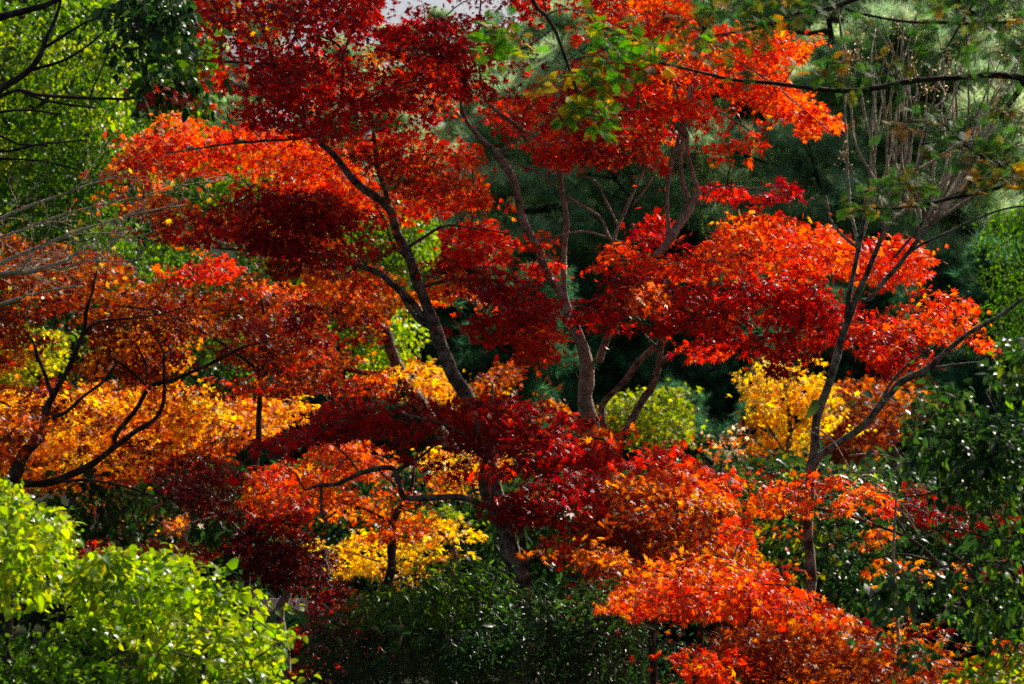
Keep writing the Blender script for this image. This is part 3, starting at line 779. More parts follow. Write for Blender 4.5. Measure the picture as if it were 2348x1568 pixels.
#@@MAPLES
# ------------------------------------------------------------------ the maples
# left red maple
plant('maple_tree', 'big dark-red maple left of centre with a mottled leaning trunk', 'tree', 14.0, [
    pad([(380, 60), (430, 0), (440, -60), (900, -60), (880, 0), (860, 60), (900, 110), (1000, 130), (1060, 200), (1030, 300), (960, 310), (880, 300), (760, 330), (640, 300), (560, 280), (540, 230), (470, 200), (440, 120)], 'crimson', d=13.8, t=.6, pal2='scarlet', mix=.5, hole=-.4),  # scarlet share, like flame further down, paints sunlit flecks into the crimson
    pad([(270, 360), (340, 290), (410, 245), (470, 265), (540, 320), (530, 390), (440, 420), (330, 440), (200, 440), (240, 400)], 'flame', d=15.5, t=.3),
    pad([(480, 290), (700, 300), (800, 400), (880, 490), (760, 490), (650, 440), (520, 430)], 'flame', d=15.5, t=.3, pal2='scarlet', mix=.3, hole=-.5),
    pad([(250, 480), (400, 450), (560, 430), (750, 440), (900, 510), (920, 570), (860, 610), (720, 610), (640, 590), (480, 560), (350, 560)], 'crimson', d=13.6, t=.5, pal2='scarlet', mix=.35),
    pad([(780, 290), (1000, 320), (1110, 330), (1130, 400), (1120, 470), (1000, 470), (900, 440), (820, 380)], 'scarlet', d=14.2, t=.5, pal2='rust', mix=.4, hole=-.4),
    pad([(1000, 540), (1060, 500), (1180, 515), (1280, 515), (1290, 640), (1230, 640), (1170, 600), (1090, 620), (1000, 590)], 'scarlet', d=14.4, t=.35, hole=-.7),
    pad([(900, 560), (1000, 590), (1180, 620), (1250, 660), (1290, 720), (1270, 770), (1200, 790), (1070, 795), (1060, 750), (1130, 690), (1050, 650), (960, 640)], 'crimson', d=13.5, t=.35, hole=-.6),
    pad([(950, 650), (1060, 610), (1110, 660), (1110, 710), (1050, 670), (1030, 715), (980, 690)], 'orange', d=14.4, t=.25, pal2='flame', mix=.5),
    pad([(690, 620), (860, 610), (930, 640), (960, 700), (900, 740), (800, 730), (700, 680)], 'orange', d=14.7, t=.35, pal2='rust', mix=.4, hole=-.3),
    pad([(430, 20), (560, -20), (860, -20), (870, 70), (1000, 120), (1060, 220), (1040, 320), (900, 320), (700, 330), (560, 300), (470, 200)], 'crimson', d=14.7, t=.4, pal2='flame', mix=.4, hole=-.5, cl=18, tier=-.35),
    pad([(540, 270), (800, 300), (1100, 330), (1130, 460), (1000, 500), (860, 520), (700, 470), (520, 400)], 'scarlet', d=15.0, t=.4, pal2='orange', mix=.4, hole=-.35, cl=20),
    pad([(340, 470), (520, 440), (800, 470), (960, 580), (930, 650), (760, 640), (560, 620), (380, 580)], 'russet', d=14.9, t=.4, pal2='orange', mix=.4, hole=-.25, cl=20),
    pad([(200, 430), (330, 440), (480, 470), (480, 520), (300, 500), (220, 470)], 'rust', d=14.0, t=.4, pal2='orange', mix=.3, per=55),
], trunk=[(1192, 1310, 20), (1160, 1200, 19), (1130, 1100, 18), (1105, 1000, 20), (1070, 907, 21), (1042, 847, 20), (1014, 788, 19), (989, 724, 18), (968, 661, 16), (944, 601, 14.5), (912, 542, 13.5), (895, 485, 13), (859, 446, 12.5), (824, 415, 11.5), (789, 383, 10.5), (749, 337, 9.5), (720, 310, 9), (700, 292, 8.5), (685, 228, 8), (654, 183, 8), (643, 165, 8), (626, 151, 7.5), (619, 105, 6), (600, 60, 5), (580, 20, 4), (570, -40, 3)],
   limbs=[[(891, 467, 8), (877, 415, 7.5), (863, 351, 7), (856, 300, 5), (850, 240, 3)],
          [(626, 151, 5.5), (590, 145, 5), (527, 141, 4.5), (457, 137, 3.5), (400, 130, 2)],
          [(640, 165, 4.5), (675, 127, 4), (710, 91, 3.5), (740, 60, 2.5)],
          [(690, 262, 6.5), (622, 228, 6), (598, 207, 6), (610, 190, 5), (640, 180, 4)],
          [(700, 292, 6), (760, 270, 5.5), (779, 228, 5.5), (783, 170, 5.5), (786, 123, 5), (800, 85, 4.5), (820, 50, 4), (845, 7, 3.5), (850, -40, 3)],
          [(786, 123, 3.5), (780, 108, 3.5), (766, 95, 3.5), (738, 84, 3), (685, 67, 3), (675, 35, 2), (672, 0, 2)],
          [(972, 742, 11), (951, 700, 10), (902, 651, 9.5), (859, 622, 9), (814, 608, 8.5), (761, 591, 7), (700, 582, 6), (598, 577, 5), (492, 568, 3)],
          [(760, 590, 3), (680, 600, 3), (640, 620, 2.5), (590, 636, 1.5)],
          [(1000, 760, 7), (960, 730, 7), (930, 690, 6.5), (915, 665, 5)],
          [(944, 601, 5), (900, 560, 4), (880, 500, 3), (840, 430, 2)],
          [(930, 570, 5), (1010, 520, 4), (1080, 520, 3), (1180, 540, 2)],
          [(960, 660, 6), (1040, 640, 4.5), (1120, 650, 3.5), (1220, 710, 2)],
          [(720, 310, 5), (640, 320, 4), (520, 330, 3), (380, 350, 2)],
          [(560, 575, 3), (500, 520, 3), (420, 490, 2), (300, 470, 1.5)]], drift=.15)
# second left trunk
plant('maple_tree', 'orange-red maple with a short crooked trunk left of the leaning one', 'tree', 15.8, [
    pad([(430, 840), (620, 800), (760, 780), (860, 850), (920, 880), (900, 910), (720, 900), (560, 910), (490, 880)], 'russet', t=.5, hole=-.35, pal2='flame', mix=.5),
    pad([(640, 700), (780, 640), (900, 690), (880, 780), (760, 800), (640, 770)], 'maroon', t=.4, pal2='rust', mix=.5, hole=-.5, leaf='maple5', size=.028, per=90),
    pad([(840, 850), (960, 830), (1020, 860), (1030, 900), (900, 910)], 'amber', d=16, t=.3, leaf='maple5', size=.03),
], trunk=[(1190, 1310, 18), (1152, 1200, 16), (1112, 1105, 15), (1050, 1032, 17), (985, 962, 19), (944, 893, 20), (923, 858, 19), (905, 812, 16), (884, 753, 14), (859, 724, 12), (828, 700, 10), (814, 675, 7), (800, 640, 4)],
   limbs=[[(915, 845, 9), (880, 856, 8.5), (852, 857, 8), (807, 849, 7.5), (768, 844, 6), (700, 840, 4), (600, 850, 2)], [(850, 857, 4), (845, 880, 3.5), (852, 905, 2.5)],
          [(880, 745, 7), (895, 722, 6), (907, 705, 5), (909, 682, 4)], [(830, 700, 5), (760, 690, 4), (690, 720, 2)]], drift=.15)
# central maple
plant('maple_tree', 'central tall maple with a pale upright trunk forking into steep limbs', 'tree', 14.4, [
    pad([(860, 70), (1000, 40), (1160, 30), (1240, 80), (1250, 200), (1180, 240), (1080, 240), (980, 190), (900, 120)], 'crimson', d=14.0, t=.5, pal2='maroon', mix=.4, hole=-.45),
    pad([(900, 30), (960, 40), (1040, 50), (1130, 60), (1250, 60), (1280, -40), (1180, -60), (1060, -30)], 'crimson', d=14.6, t=.5, hole=.02, cl=18),
    pad([(840, 50), (960, 36), (1100, 50), (1200, 60), (1180, 130), (1040, 130), (900, 130)], 'crimson', d=14.9, t=.3, hole=-.7, cl=22, tier=-.3),
    pad([(1290, -50), (1560, -50), (1620, 50), (1760, 60), (1860, 70), (1890, 90), (1830, 150), (1760, 200), (1690, 190), (1500, 180), (1400, 90), (1320, 100), (1280, 40)], 'flame', d=14.6, t=.5, pal2='crimson', mix=.22, hole=-.6),
    pad([(1740, 190), (1800, 220), (1870, 225), (1940, 290), (1890, 335), (1840, 310), (1790, 270)], 'flame', d=14.5, t=.3, hole=-1.2, cl=40, tier=-.9),
    pad([(1600, 150), (1760, 170), (1840, 200), (1840, 260), (1760, 260), (1700, 230), (1620, 220)], 'flame', d=14.7, t=.3, hole=-.7),
    pad([(1420, 170), (1560, 170), (1640, 190), (1720, 270), (1775, 340), (1740, 370), (1680, 390), (1610, 360), (1590, 300), (1540, 260), (1480, 300), (1430, 280)], 'flame', d=14.3, t=.4, pal2='scarlet', mix=.4, hole=-.55),
    pad([(1100, 230), (1250, 215), (1290, 300), (1420, 300), (1500, 310), (1540, 390), (1480, 375), (1350, 385), (1270, 400), (1200, 340), (1120, 320)], 'scarlet', d=14.1, t=.5, pal2='russet', mix=.5, hole=-.8, cl=36, tier=-.65),
    pad([(1040, 180), (1180, 200), (1420, 180), (1560, 240), (1560, 330), (1300, 330), (1100, 280)], 'crimson', d=14.8, t=.4, pal2='russet', mix=.5, hole=-.5, cl=24),
    pad([(1280, 130), (1420, 110), (1480, 180), (1420, 260), (1300, 230)], 'crimson', d=14.5, t=.4, pal2='russet', mix=.4, hole=-.6),
    pad([(1590, 400), (1700, 415), (1830, 410), (1835, 450), (1760, 462), (1680, 465), (1600, 480)], 'crimson', d=14.9, t=.3, hole=-.7),
    pad([(1420, 550), (1480, 490), (1530, 495), (1550, 540), (1500, 570)], 'crimson', d=14.8, t=.25),
    pad([(1350, 600), (1420, 555), (1540, 590), (1620, 560), (1700, 490), (1800, 490), (1900, 520), (2010, 540), (2090, 545), (2145, 590), (2130, 640), (2070, 645), (2040, 670), (1980, 650), (1900, 640), (1760, 620), (1640, 640), (1500, 640), (1370, 640)], 'flame', d=14.2, t=.55, hole=-.95, cl=44, pal2='scarlet', mix=.5, tier=-.75),  # flame top over crimson below: leaf hue plus painted-in light
    pad([(1300, 660), (1380, 630), (1500, 630), (1640, 630), (1780, 620), (1900, 640), (1940, 700), (1920, 760), (1860, 830), (1800, 850), (1700, 800), (1600, 835), (1575, 820), (1600, 770), (1480, 760), (1440, 790), (1400, 845), (1375, 830), (1380, 770), (1300, 740)], 'crimson', d=13.8, t=.5, hole=-.7, cl=38, pal2='scarlet', mix=.4, tier=-.65),
    pad([(1440, 660), (1510, 650), (1540, 690), (1500, 730), (1440, 710)], 'orange', d=13.2, t=.2),
    pad([(2020, 700), (2100, 660), (2190, 660), (2240, 700), (2260, 750), (2295, 800), (2290, 830), (2220, 790), (2140, 790), (2080, 760), (2000, 760)], 'flame', d=14.0, t=.4, hole=-.75),
    pad([(1950, 740), (2040, 740), (2120, 780), (2150, 830), (2090, 845), (2030, 865), (1960, 800)], 'scarlet', d=13.7, t=.35, hole=-.6, pal2='crimson', mix=.4),
    pad([(1190, 750), (1220, 735), (1270, 740), (1285, 790), (1285, 835), (1240, 830), (1200, 835), (1185, 800)], 'flame', d=13.2, t=.16, cl=50, hole=-1, pal2='orange', mix=.5),
    pad([(1690, 800), (1790, 820), (1825, 880), (1770, 870), (1730, 850)], 'crimson', d=13.5, t=.25),
    pad([(1260, 650), (1350, 670), (1390, 760), (1330, 760), (1280, 720)], 'maroon', d=13.3, t=.25, pal2='rust', mix=.5),
    pad([(1290, -300), (1560, -330), (1900, -250), (2000, -120), (1800, -80), (1500, -60), (1300, -90)], 'flame', d=14.9, t=.8, cl=16),
    pad([(700, -300), (900, -320), (1200, -280), (1200, -140), (980, -100), (700, -120)], 'crimson', d=14.9, t=.8, cl=14),
], trunk=[(1375, 1080, 26), (1355, 946, 24), (1352, 890, 22), (1351, 847, 21), (1344, 812, 18), (1325, 770, 13), (1300, 725, 12.5), (1278, 670, 12), (1253, 619, 12), (1237, 575, 11.5), (1218, 549, 11.5), (1197, 474, 11.5), (1172, 404, 12), (1141, 358, 12), (1128, 338, 11)],
   limbs=[[(1128, 340, 9), (1102, 318, 8), (1070, 281, 7), (1058, 240, 5), (1050, 190, 3.5), (1020, 120, 2.5)],
          [(1138, 350, 7), (1165, 335, 6), (1185, 318, 4), (1200, 300, 2.5)],
          [(1344, 805, 12), (1320, 740, 11), (1300, 690, 9), (1292, 654, 8.5), (1295, 566, 8.5), (1299, 514, 8.5), (1295, 474, 8), (1281, 415, 8), (1264, 351, 8), (1228, 316, 7.5), (1183, 288, 7), (1141, 257, 6), (1112, 228, 5), (1102, 193, 4), (1098, 150, 3)],
          [(1264, 365, 5), (1240, 355, 4.5), (1210, 325, 4), (1190, 300, 3)],
          [(1292, 446, 4), (1330, 470, 4), (1373, 496, 4), (1392, 530, 4), (1404, 551, 4)],
          [(1271, 429, 3.5), (1240, 400, 3), (1200, 380, 3), (1150, 368, 2)],
          [(1225, 552, 3.5), (1280, 540, 3.5), (1340, 530, 3), (1404, 548, 3), (1440, 560, 2.5)],
          [(1373, 830, 13), (1382, 800, 11), (1394, 767, 11), (1429, 710, 10), (1450, 682, 9.5), (1490, 610, 10), (1520, 560, 12), (1540, 530, 13), (1558, 503, 13), (1580, 475, 12), (1593, 455, 10), (1604, 440, 8), (1592, 404, 7), (1580, 351, 6.5), (1575, 300, 5)],
          [(1533, 535, 7), (1531, 503, 6), (1530, 439, 5.5), (1544, 369, 6), (1562, 299, 6), (1583, 218, 5.5), (1593, 169, 5), (1600, 100, 4), (1610, 40, 3), (1620, -60, 2.5)],
          [(1570, 490, 8), (1578, 457, 8), (1564, 420, 7), (1562, 380, 7), (1566, 330, 7), (1572, 260, 5), (1590, 180, 4), (1640, 110, 3), (1740, 90, 2)],
          [(1566, 290, 4), (1558, 250, 4), (1544, 197, 4), (1530, 158, 3.5), (1500, 100, 3), (1480, 30, 2.5)],
          [(1548, 360, 3), (1531, 404, 3), (1499, 344, 3), (1470, 310, 3), (1446, 278, 2.5)],
          [(1590, 440, 4), (1610, 470, 3), (1640, 430, 3), (1720, 430, 2), (1800, 425, 1.5)],
          [(1583, 230, 3.5), (1640, 250, 3), (1720, 300, 2.5), (1760, 330, 1.5)], [(1640, 110, 2.5), (1740, 170, 2.5), (1830, 240, 2), (1900, 300, 1.5)],
          [(1404, 560, 5), (1418, 520, 5), (1440, 470, 5), (1470, 410, 4.5), (1490, 370, 4)], [(1418, 520, 3.5), (1395, 470, 3.5), (1370, 420, 3), (1330, 400, 2.5)], [(1450, 470, 3.5), (1475, 440, 3.5), (1500, 400, 3)],
          [(1490, 610, 6), (1600, 600, 5), (1720, 580, 4), (1850, 570, 3), (2040, 590, 2)]], drift=.14, bark=M_BARK_PALE)
# leaning twin trunks right of centre
plant('maple_tree', 'slender maple leaning right beside the central trunk with one long level branch', 'tree', 14.9, [
    pad([(1560, 790), (1640, 780), (1700, 800), (1640, 835), (1580, 830)], 'scarlet', t=.25, hole=-.8),
    pad([(1480, 700), (1560, 690), (1620, 740), (1540, 780)], 'crimson', t=.3),
    pad([(1840, 700), (1960, 690), (2060, 740), (2000, 800), (1880, 790)], 'crimson', d=15.2, t=.3, pal2='scarlet', mix=.5, hole=-.6),
], trunk=[(1395, 1080, 13), (1429, 995, 12), (1464, 935, 11.5), (1496, 883, 11), (1513, 830, 9), (1516, 790, 8), (1520, 742, 7), (1530, 690, 5)],
   limbs=[[(1513, 836, 9), (1545, 812, 8.5), (1600, 797, 8), (1664, 781, 7.5), (1769, 770, 7), (1839, 765, 6), (1910, 749, 5.5), (1980, 742, 5), (2057, 746, 4), (2120, 740, 2)],
          [(1720, 775, 3.5), (1680, 764, 3.5), (1614, 760, 3)], [(1383, 980, 10), (1383, 935, 10), (1411, 893, 9.5), (1450, 847, 9), (1492, 805, 9), (1552, 760, 7), (1620, 730, 5), (1700, 720, 3)],
          [(1513, 800, 4), (1480, 770, 3.5), (1468, 735, 3.5), (1455, 725, 3)]], drift=.14)
# front maple, bottom centre
plant('maple_tree', 'near maple with a twisted dark trunk under the wide crimson tier at bottom centre', 'tree', 12.6, [
    pad([(700, 970), (760, 915), (860, 900), (940, 888), (1060, 910), (1150, 898), (1250, 915), (1320, 940), (1340, 980), (1290, 1010), (1200, 1020), (1000, 1020), (860, 1000), (760, 1010), (640, 1030), (560, 1045), (620, 1000)], 'crimson', d=12.7, t=.5, hole=-1.2, cl=44, pal2='scarlet', mix=.45, tier=-1.1),
    pad([(940, 1010), (1100, 1000), (1330, 1010), (1340, 1060), (1250, 1085), (1150, 1100), (1120, 1140), (1000, 1130), (960, 1090), (900, 1060)], 'crimson', d=12.4, t=.4, hole=-1, cl=38, pal2='scarlet', mix=.35, tier=-.95),
    pad([(1260, 960), (1340, 935), (1420, 985), (1425, 1090), (1330, 1100), (1250, 1050)], 'scarlet', d=13.0, t=.3, hole=-2, cl=40, pal2='crimson', mix=.4, tier=-1.2),
    pad([(1320, 1200), (1420, 1190), (1440, 1330), (1330, 1340)], 'rust', d=12.6, t=.25, hole=-2, cl=40, pal2='crimson', mix=.4, tier=-1.2),
    pad([(1290, 960), (1360, 950), (1420, 1000), (1480, 1010), (1520, 1050), (1440, 1060), (1340, 1050), (1300, 1000)], 'flame', d=12.5, t=.35, hole=-.8, pal2='orange', mix=.2),
    pad([(1420, 1010), (1500, 1000), (1570, 1005), (1590, 1060), (1690, 1080), (1710, 1110), (1620, 1140), (1500, 1120), (1400, 1070)], 'scarlet', d=12.4, t=.35, hole=-.7),
    pad([(1080, 1180), (1180, 1110), (1250, 1080), (1340, 1070), (1430, 1120), (1400, 1190), (1330, 1230), (1240, 1200), (1220, 1215), (1140, 1195)], 'crimson', d=12.2, t=.35, hole=-1, cl=38, tier=-.9),
    pad([(1200, 1070), (1330, 1060), (1420, 1110), (1360, 1130), (1240, 1110)], 'scarlet', d=12.6, t=.25),
    pad([(1230, 1250), (1310, 1230), (1340, 1290), (1280, 1300)], 'scarlet', d=12.0, t=.2, per=40),
], trunk=[(1205, 1420, 26), (1197, 1334, 25), (1182, 1292, 26), (1162, 1246, 25), (1143, 1201, 22), (1120, 1165, 17), (1110, 1134, 14), (1107, 1071, 12), (1100, 1010, 9), (1090, 960, 6)],
   limbs=[[(1200, 1340, 15), (1206, 1292, 12), (1199, 1229, 9), (1190, 1208, 8), (1168, 1188, 7), (1150, 1170, 5)], [(1194, 1215, 6), (1206, 1190, 5), (1225, 1150, 4), (1280, 1110, 3)],
          [(1115, 1160, 9), (1098, 1156, 9), (1063, 1145, 8.5), (1007, 1141, 8.5), (944, 1141, 8.5), (926, 1134, 9), (916, 1110, 8), (911, 1088, 7.5), (922, 1070, 6.5), (960, 1050, 5), (1000, 1020, 3)],
          [(914, 1088, 7), (900, 1076, 7.5), (866, 1076, 7.5), (824, 1084, 7), (789, 1099, 6.5), (761, 1110, 6), (731, 1113, 5), (700, 1125, 3)],
          [(736, 1113, 4.5), (734, 1159, 4.5), (742, 1190, 4), (752, 1212, 3)], [(742, 1192, 3), (760, 1180, 2.5), (772, 1172, 2)], [(824, 1084, 3), (808, 1060, 2.5), (796, 1045, 2)], [(870, 1080, 3), (890, 1100, 2.5), (905, 1110, 2)],
          [(1107, 1060, 6), (1180, 1020, 5), (1300, 1000, 4), (1440, 1020, 3), (1600, 1080, 2)], [(1107, 1040, 6), (1040, 980, 5), (900, 950, 4), (760, 970, 2.5)], [(1125, 1150, 5), (1220, 1120, 4), (1340, 1120, 3)]], drift=.12, bark=M_BARK)
plant('maple_tree', 'bright orange maple glowing behind the crimson tier left of bottom centre', 'tree', 15.4, [
    pad([(560, 1080), (700, 1040), (800, 990), (900, 1000), (930, 1080), (860, 1100), (760, 1110), (640, 1150), (560, 1160)], 'orange', t=.5, leaf='maple', size=.03, pal2='scarlet', mix=.35, hole=-.6),
    pad([(700, 1120), (860, 1090), (960, 1120), (1000, 1180), (1000, 1240), (860, 1250), (760, 1230), (640, 1220), (560, 1190), (600, 1150)], 'orange', t=.5, size=.03, pal2='rust', mix=.4, hole=-.55),
    pad([(560, 1060), (640, 1050), (720, 1180), (660, 1240), (560, 1200)], 'scarlet', t=.4, d=14.9, size=.03, pal2='rust', mix=.4, hole=-.4),
    pad([(960, 1020), (1180, 1040), (1180, 1100), (1100, 1160), (980, 1140)], 'amber', d=15.8, t=.3, size=.03, hole=-.3),
], trunk=[(905, 1420, 14), (897, 1330, 13), (897, 1250, 12), (905, 1190, 10), (930, 1150, 8), (945, 1120, 6), (950, 1070, 4)], limbs=[[(900, 1200, 5), (820, 1160, 4), (720, 1140, 3), (640, 1120, 2)], [(930, 1150, 5), (880, 1080, 4), (820, 1030, 2)]], bark=M_BARK_DARK)
plant('maple_tree', 'lemon-yellow maple with slim pale trunk above the dark bushes', 'tree', 17.2, [
    pad([(690, 1250), (780, 1220), (860, 1240), (920, 1180), (1000, 1180), (1090, 1215), (1130, 1240), (1090, 1280), (1000, 1280), (900, 1290), (830, 1320), (740, 1310)], 'yellow', t=.4, leaf='maple5', size=.034, hole=-.5, pal2='amber', mix=.25),
    pad([(860, 1270), (960, 1270), (1010, 1310), (930, 1350), (860, 1330)], 'yellow', t=.3, leaf='maple5', size=.034, hole=-.3, per=50),
    pad([(900, 1140), (1000, 1140), (1060, 1190), (980, 1220), (900, 1190)], 'moss', d=17.8, t=.3, leaf='maple5', size=.034),
], trunk=[(1030, 1400, 9), (1037, 1330, 8.5), (1042, 1270, 7), (1020, 1230, 5), (980, 1210, 3)], limbs=[[(1042, 1290, 5), (960, 1290, 4), (880, 1290, 3), (780, 1260, 2)]], bark=M_BARK)
plant('maple_tree', 'deep maroon fine-leaved maple above the clipped lime-green bush', 'tree', 15.6, [
    pad([(420, 1050), (540, 1060), (640, 1160), (720, 1240), (700, 1330), (600, 1330), (520, 1280), (440, 1180)], 'wine', d=15.0, t=.3, leaf='maple5', size=.024, per=100, hole=-.5, pal2='russet', mix=.3),
    pad([(320, 1080), (400, 1040), (480, 1045), (570, 1090), (590, 1180), (540, 1200), (470, 1180), (400, 1150)], 'wine', t=.4, leaf='maple5', size=.024, per=110, hole=-.6),
    pad([(540, 1200), (620, 1190), (720, 1230), (790, 1300), (820, 1360), (740, 1368), (640, 1345), (560, 1330), (520, 1260)], 'wine', t=.4, leaf='maple5', size=.024, per=110, hole=-.7),
    pad([(715, 1330), (800, 1330), (860, 1390), (800, 1480), (740, 1568), (640, 1568), (690, 1445), (712, 1425)], 'wine', d=12.6, t=.3, leaf='maple5', size=.022, per=90, hole=-.5, pal2='russet', mix=.3),
    pad([(715, 1350), (740, 1400), (800, 1480), (800, 1560), (660, 1560), (690, 1440), (712, 1430)], 'wine', d=14.6, t=.3, leaf='maple5', size=.024, per=90, hole=-.3),
    pad([(630, 1440), (720, 1438), (790, 1480), (810, 1540), (700, 1520)], 'crimson', d=14.2, t=.3, leaf='maple5', size=.024, per=70, hole=-.5, pal2='wine', mix=.6),
], trunk=[(655, 1500, 14), (641, 1420, 15), (648, 1385, 14), (655, 1350, 11), (630, 1290, 8), (560, 1230, 6), (480, 1150, 4)], limbs=[[(650, 1370, 7), (665, 1352, 6), (660, 1340, 5)], [(640, 1300, 5), (700, 1270, 3), (760, 1300, 2)], [(640, 1395, 5), (590, 1420, 4), (560, 1440, 3)]], bark=M_BARK_PALE, drift=.1)
# left maples
plant('maple_tree', 'amber and yellow maple behind dark forked trunks at the left edge', 'tree', 18.2, [
    pad([(-40, 900), (120, 890), (300, 880), (420, 890), (490, 890), (540, 940), (640, 915), (740, 895), (730, 940), (620, 1000), (520, 1030), (420, 1060), (300, 1110), (180, 1130), (60, 1130), (-40, 1090)], 'amber', t=.6, leaf='maple5', size=.034, cl=30, per=80, hole=-.4, pal2='yellow', mix=.4, tier=-.3),
    pad([(-40, 880), (300, 870), (500, 900), (740, 900), (700, 960), (500, 1050), (300, 1100), (-40, 1100)], 'orange', d=19.2, t=.4, leaf='maple5', size=.032, cl=22, pal2='russet', mix=.5, hole=-.5),
    pad([(-40, 880), (200, 870), (420, 880), (640, 910), (560, 1030), (300, 1110), (-40, 1100)], 'russet', d=17.3, t=.3, leaf='maple5', size=.03, cl=26, per=55, hole=.12, hs=45, pal2='orange', mix=.4, tier=-.2),
    pad([(340, 890), (480, 880), (530, 950), (500, 1000), (400, 1000), (340, 950)], 'yellow', d=17.6, t=.3, leaf='maple5', size=.034, hole=-.8, pal2='amber', mix=.3, tier=-.5),
    pad([(-40, 760), (60, 740), (160, 770), (160, 860), (60, 880), (-40, 880)], 'moss', d=19, t=.5, leaf='maple5', size=.034, hole=-.5, pal2='yellow', mix=.5),
    pad([(180, 1130), (320, 1120), (430, 1180), (420, 1210), (300, 1230), (190, 1200)], 'amber', d=17.6, t=.4, leaf='maple5', size=.034, hole=-.2, pal2='rust', mix=.4, per=55),
], trunk=[(420, 1240, 12), (440, 1150, 11), (432, 1040, 9), (420, 960, 6)], limbs=[[(440, 1045, 5), (520, 1000, 4.5), (600, 960, 3.5)], [(435, 1120, 5), (330, 1180, 4.5), (250, 1230, 4), (180, 1260, 3)]], bark=M_BARK_PALE)
plant('maple_tree', 'orange maple with dark forked trunks spreading at the left edge', 'tree', 16.2, [
    pad([(-40, 700), (60, 660), (180, 670), (260, 720), (300, 790), (240, 870), (100, 830), (-40, 860)], 'russet', d=17.0, t=.5, leaf='maple5', size=.03, per=70, hole=-.25, pal2='orange', mix=.45),
    pad([(190, 720), (300, 700), (440, 720), (480, 760), (420, 860), (300, 880), (220, 820)], 'russet', d=17.0, t=.5, leaf='maple5', size=.03, per=70, hole=-.3, pal2='orange', mix=.35),
    pad([(270, 740), (470, 720), (500, 800), (390, 860), (290, 840)], 'amber', d=17.6, t=.3, leaf='maple5', size=.03, per=60, cl=24, hole=-.1),
    pad([(-40, 870), (60, 900), (120, 980), (60, 1060), (-40, 1060)], 'rust', d=15.8, t=.5, leaf='maple5', size=.03, per=70, hole=-.3, pal2='orange', mix=.4),
    pad([(-40, 530), (180, 560), (330, 600), (400, 680), (300, 720), (200, 690), (-40, 660)], 'russet', d=17.4, t=.5, leaf='maple5', size=.03, per=95, hole=-.85, tier=-.8, pal2='rust', mix=.5),
], trunk=[(20, 1240, 22), (35, 1095, 19), (55, 1041, 17), (88, 1006, 14), (102, 963, 12), (109, 935, 11), (123, 911, 9), (151, 858, 8), (176, 812, 7.5), (193, 767, 7), (198, 710, 5), (211, 665, 4), (225, 600, 2.5)],
   limbs=[[(119, 905, 7), (108, 870, 6), (100, 850, 5.5), (84, 816, 5), (74, 784, 4), (62, 770, 3)], [(86, 830, 4), (80, 800, 3), (100, 770, 2.5)], [(100, 960, 8), (140, 950, 6), (170, 930, 5), (230, 880, 4), (270, 830, 3)],
          [(190, 770, 5), (215, 745, 4.5), (250, 735, 4), (340, 725, 3), (440, 700, 2)], [(100, 965, 5), (60, 950, 4), (20, 930, 3), (-40, 900, 2)],
          [(45, 1110, 11), (119, 1106, 11), (176, 1081, 10.5), (228, 1050, 9.5), (262, 1022, 9), (306, 990, 7.5), (355, 960, 6.5), (373, 921, 6), (376, 883, 5.5), (376, 840, 4), (372, 800, 3), (340, 750, 2)],
          [(262, 1015, 7), (268, 992, 7.5), (306, 946, 7), (334, 890, 7), (370, 878, 6.5), (404, 868, 6), (457, 847, 5.5), (499, 823, 5), (562, 795, 4), (615, 781, 3), (668, 756, 2)],
          [(334, 885, 4.5), (310, 860, 4), (281, 837, 3.5), (230, 800, 2)], [(336, 880, 4), (333, 830, 3.5), (310, 790, 2.5)], [(119, 1106, 5), (200, 1100, 4), (300, 1120, 3), (370, 1150, 2)]], bark=M_BARK_DARK, drift=.12)
plant('maple_tree', 'brownish-red shaded maple thicket between the left trunks and the leaning maple', 'tree', 16.8, [
    pad([(180, 690), (340, 650), (520, 610), (640, 640), (740, 720), (780, 790), (720, 800), (600, 810), (480, 770), (330, 740)], 'russet', t=.5, leaf='maple5', size=.026, per=100, hole=-.7, pal2='maroon', mix=.45),
    pad([(480, 760), (640, 760), (780, 780), (760, 850), (640, 850), (500, 850)], 'russet', t=.4, leaf='maple5', size=.026, per=95, hole=-.5, pal2='scarlet', mix=.3),
    pad([(340, 590), (520, 580), (560, 620), (480, 660), (380, 650)], 'scarlet', d=16.4, t=.3, hole=-.3),
    pad([(520, 640), (640, 620), (760, 680), (700, 720), (580, 700)], 'orange', d=17.4, t=.3, leaf='maple5', size=.03, hole=-.2),
    pad([(150, 1260), (300, 1230), (440, 1240), (520, 1270), (460, 1300), (200, 1320)], 'russet', d=15.2, t=.4, leaf='maple5', size=.026, per=80, pal2='scarlet', mix=.3),
], trunk=[(560, 1340, 12), (575, 1180, 11), (590, 1000, 9), (600, 860, 7), (610, 760, 5), (600, 680, 3)], limbs=[[(595, 850, 5), (500, 780, 4), (380, 720, 3), (260, 700, 2)], [(600, 820, 5), (680, 780, 3.5), (760, 780, 2)]], bark=M_BARK_DARK)
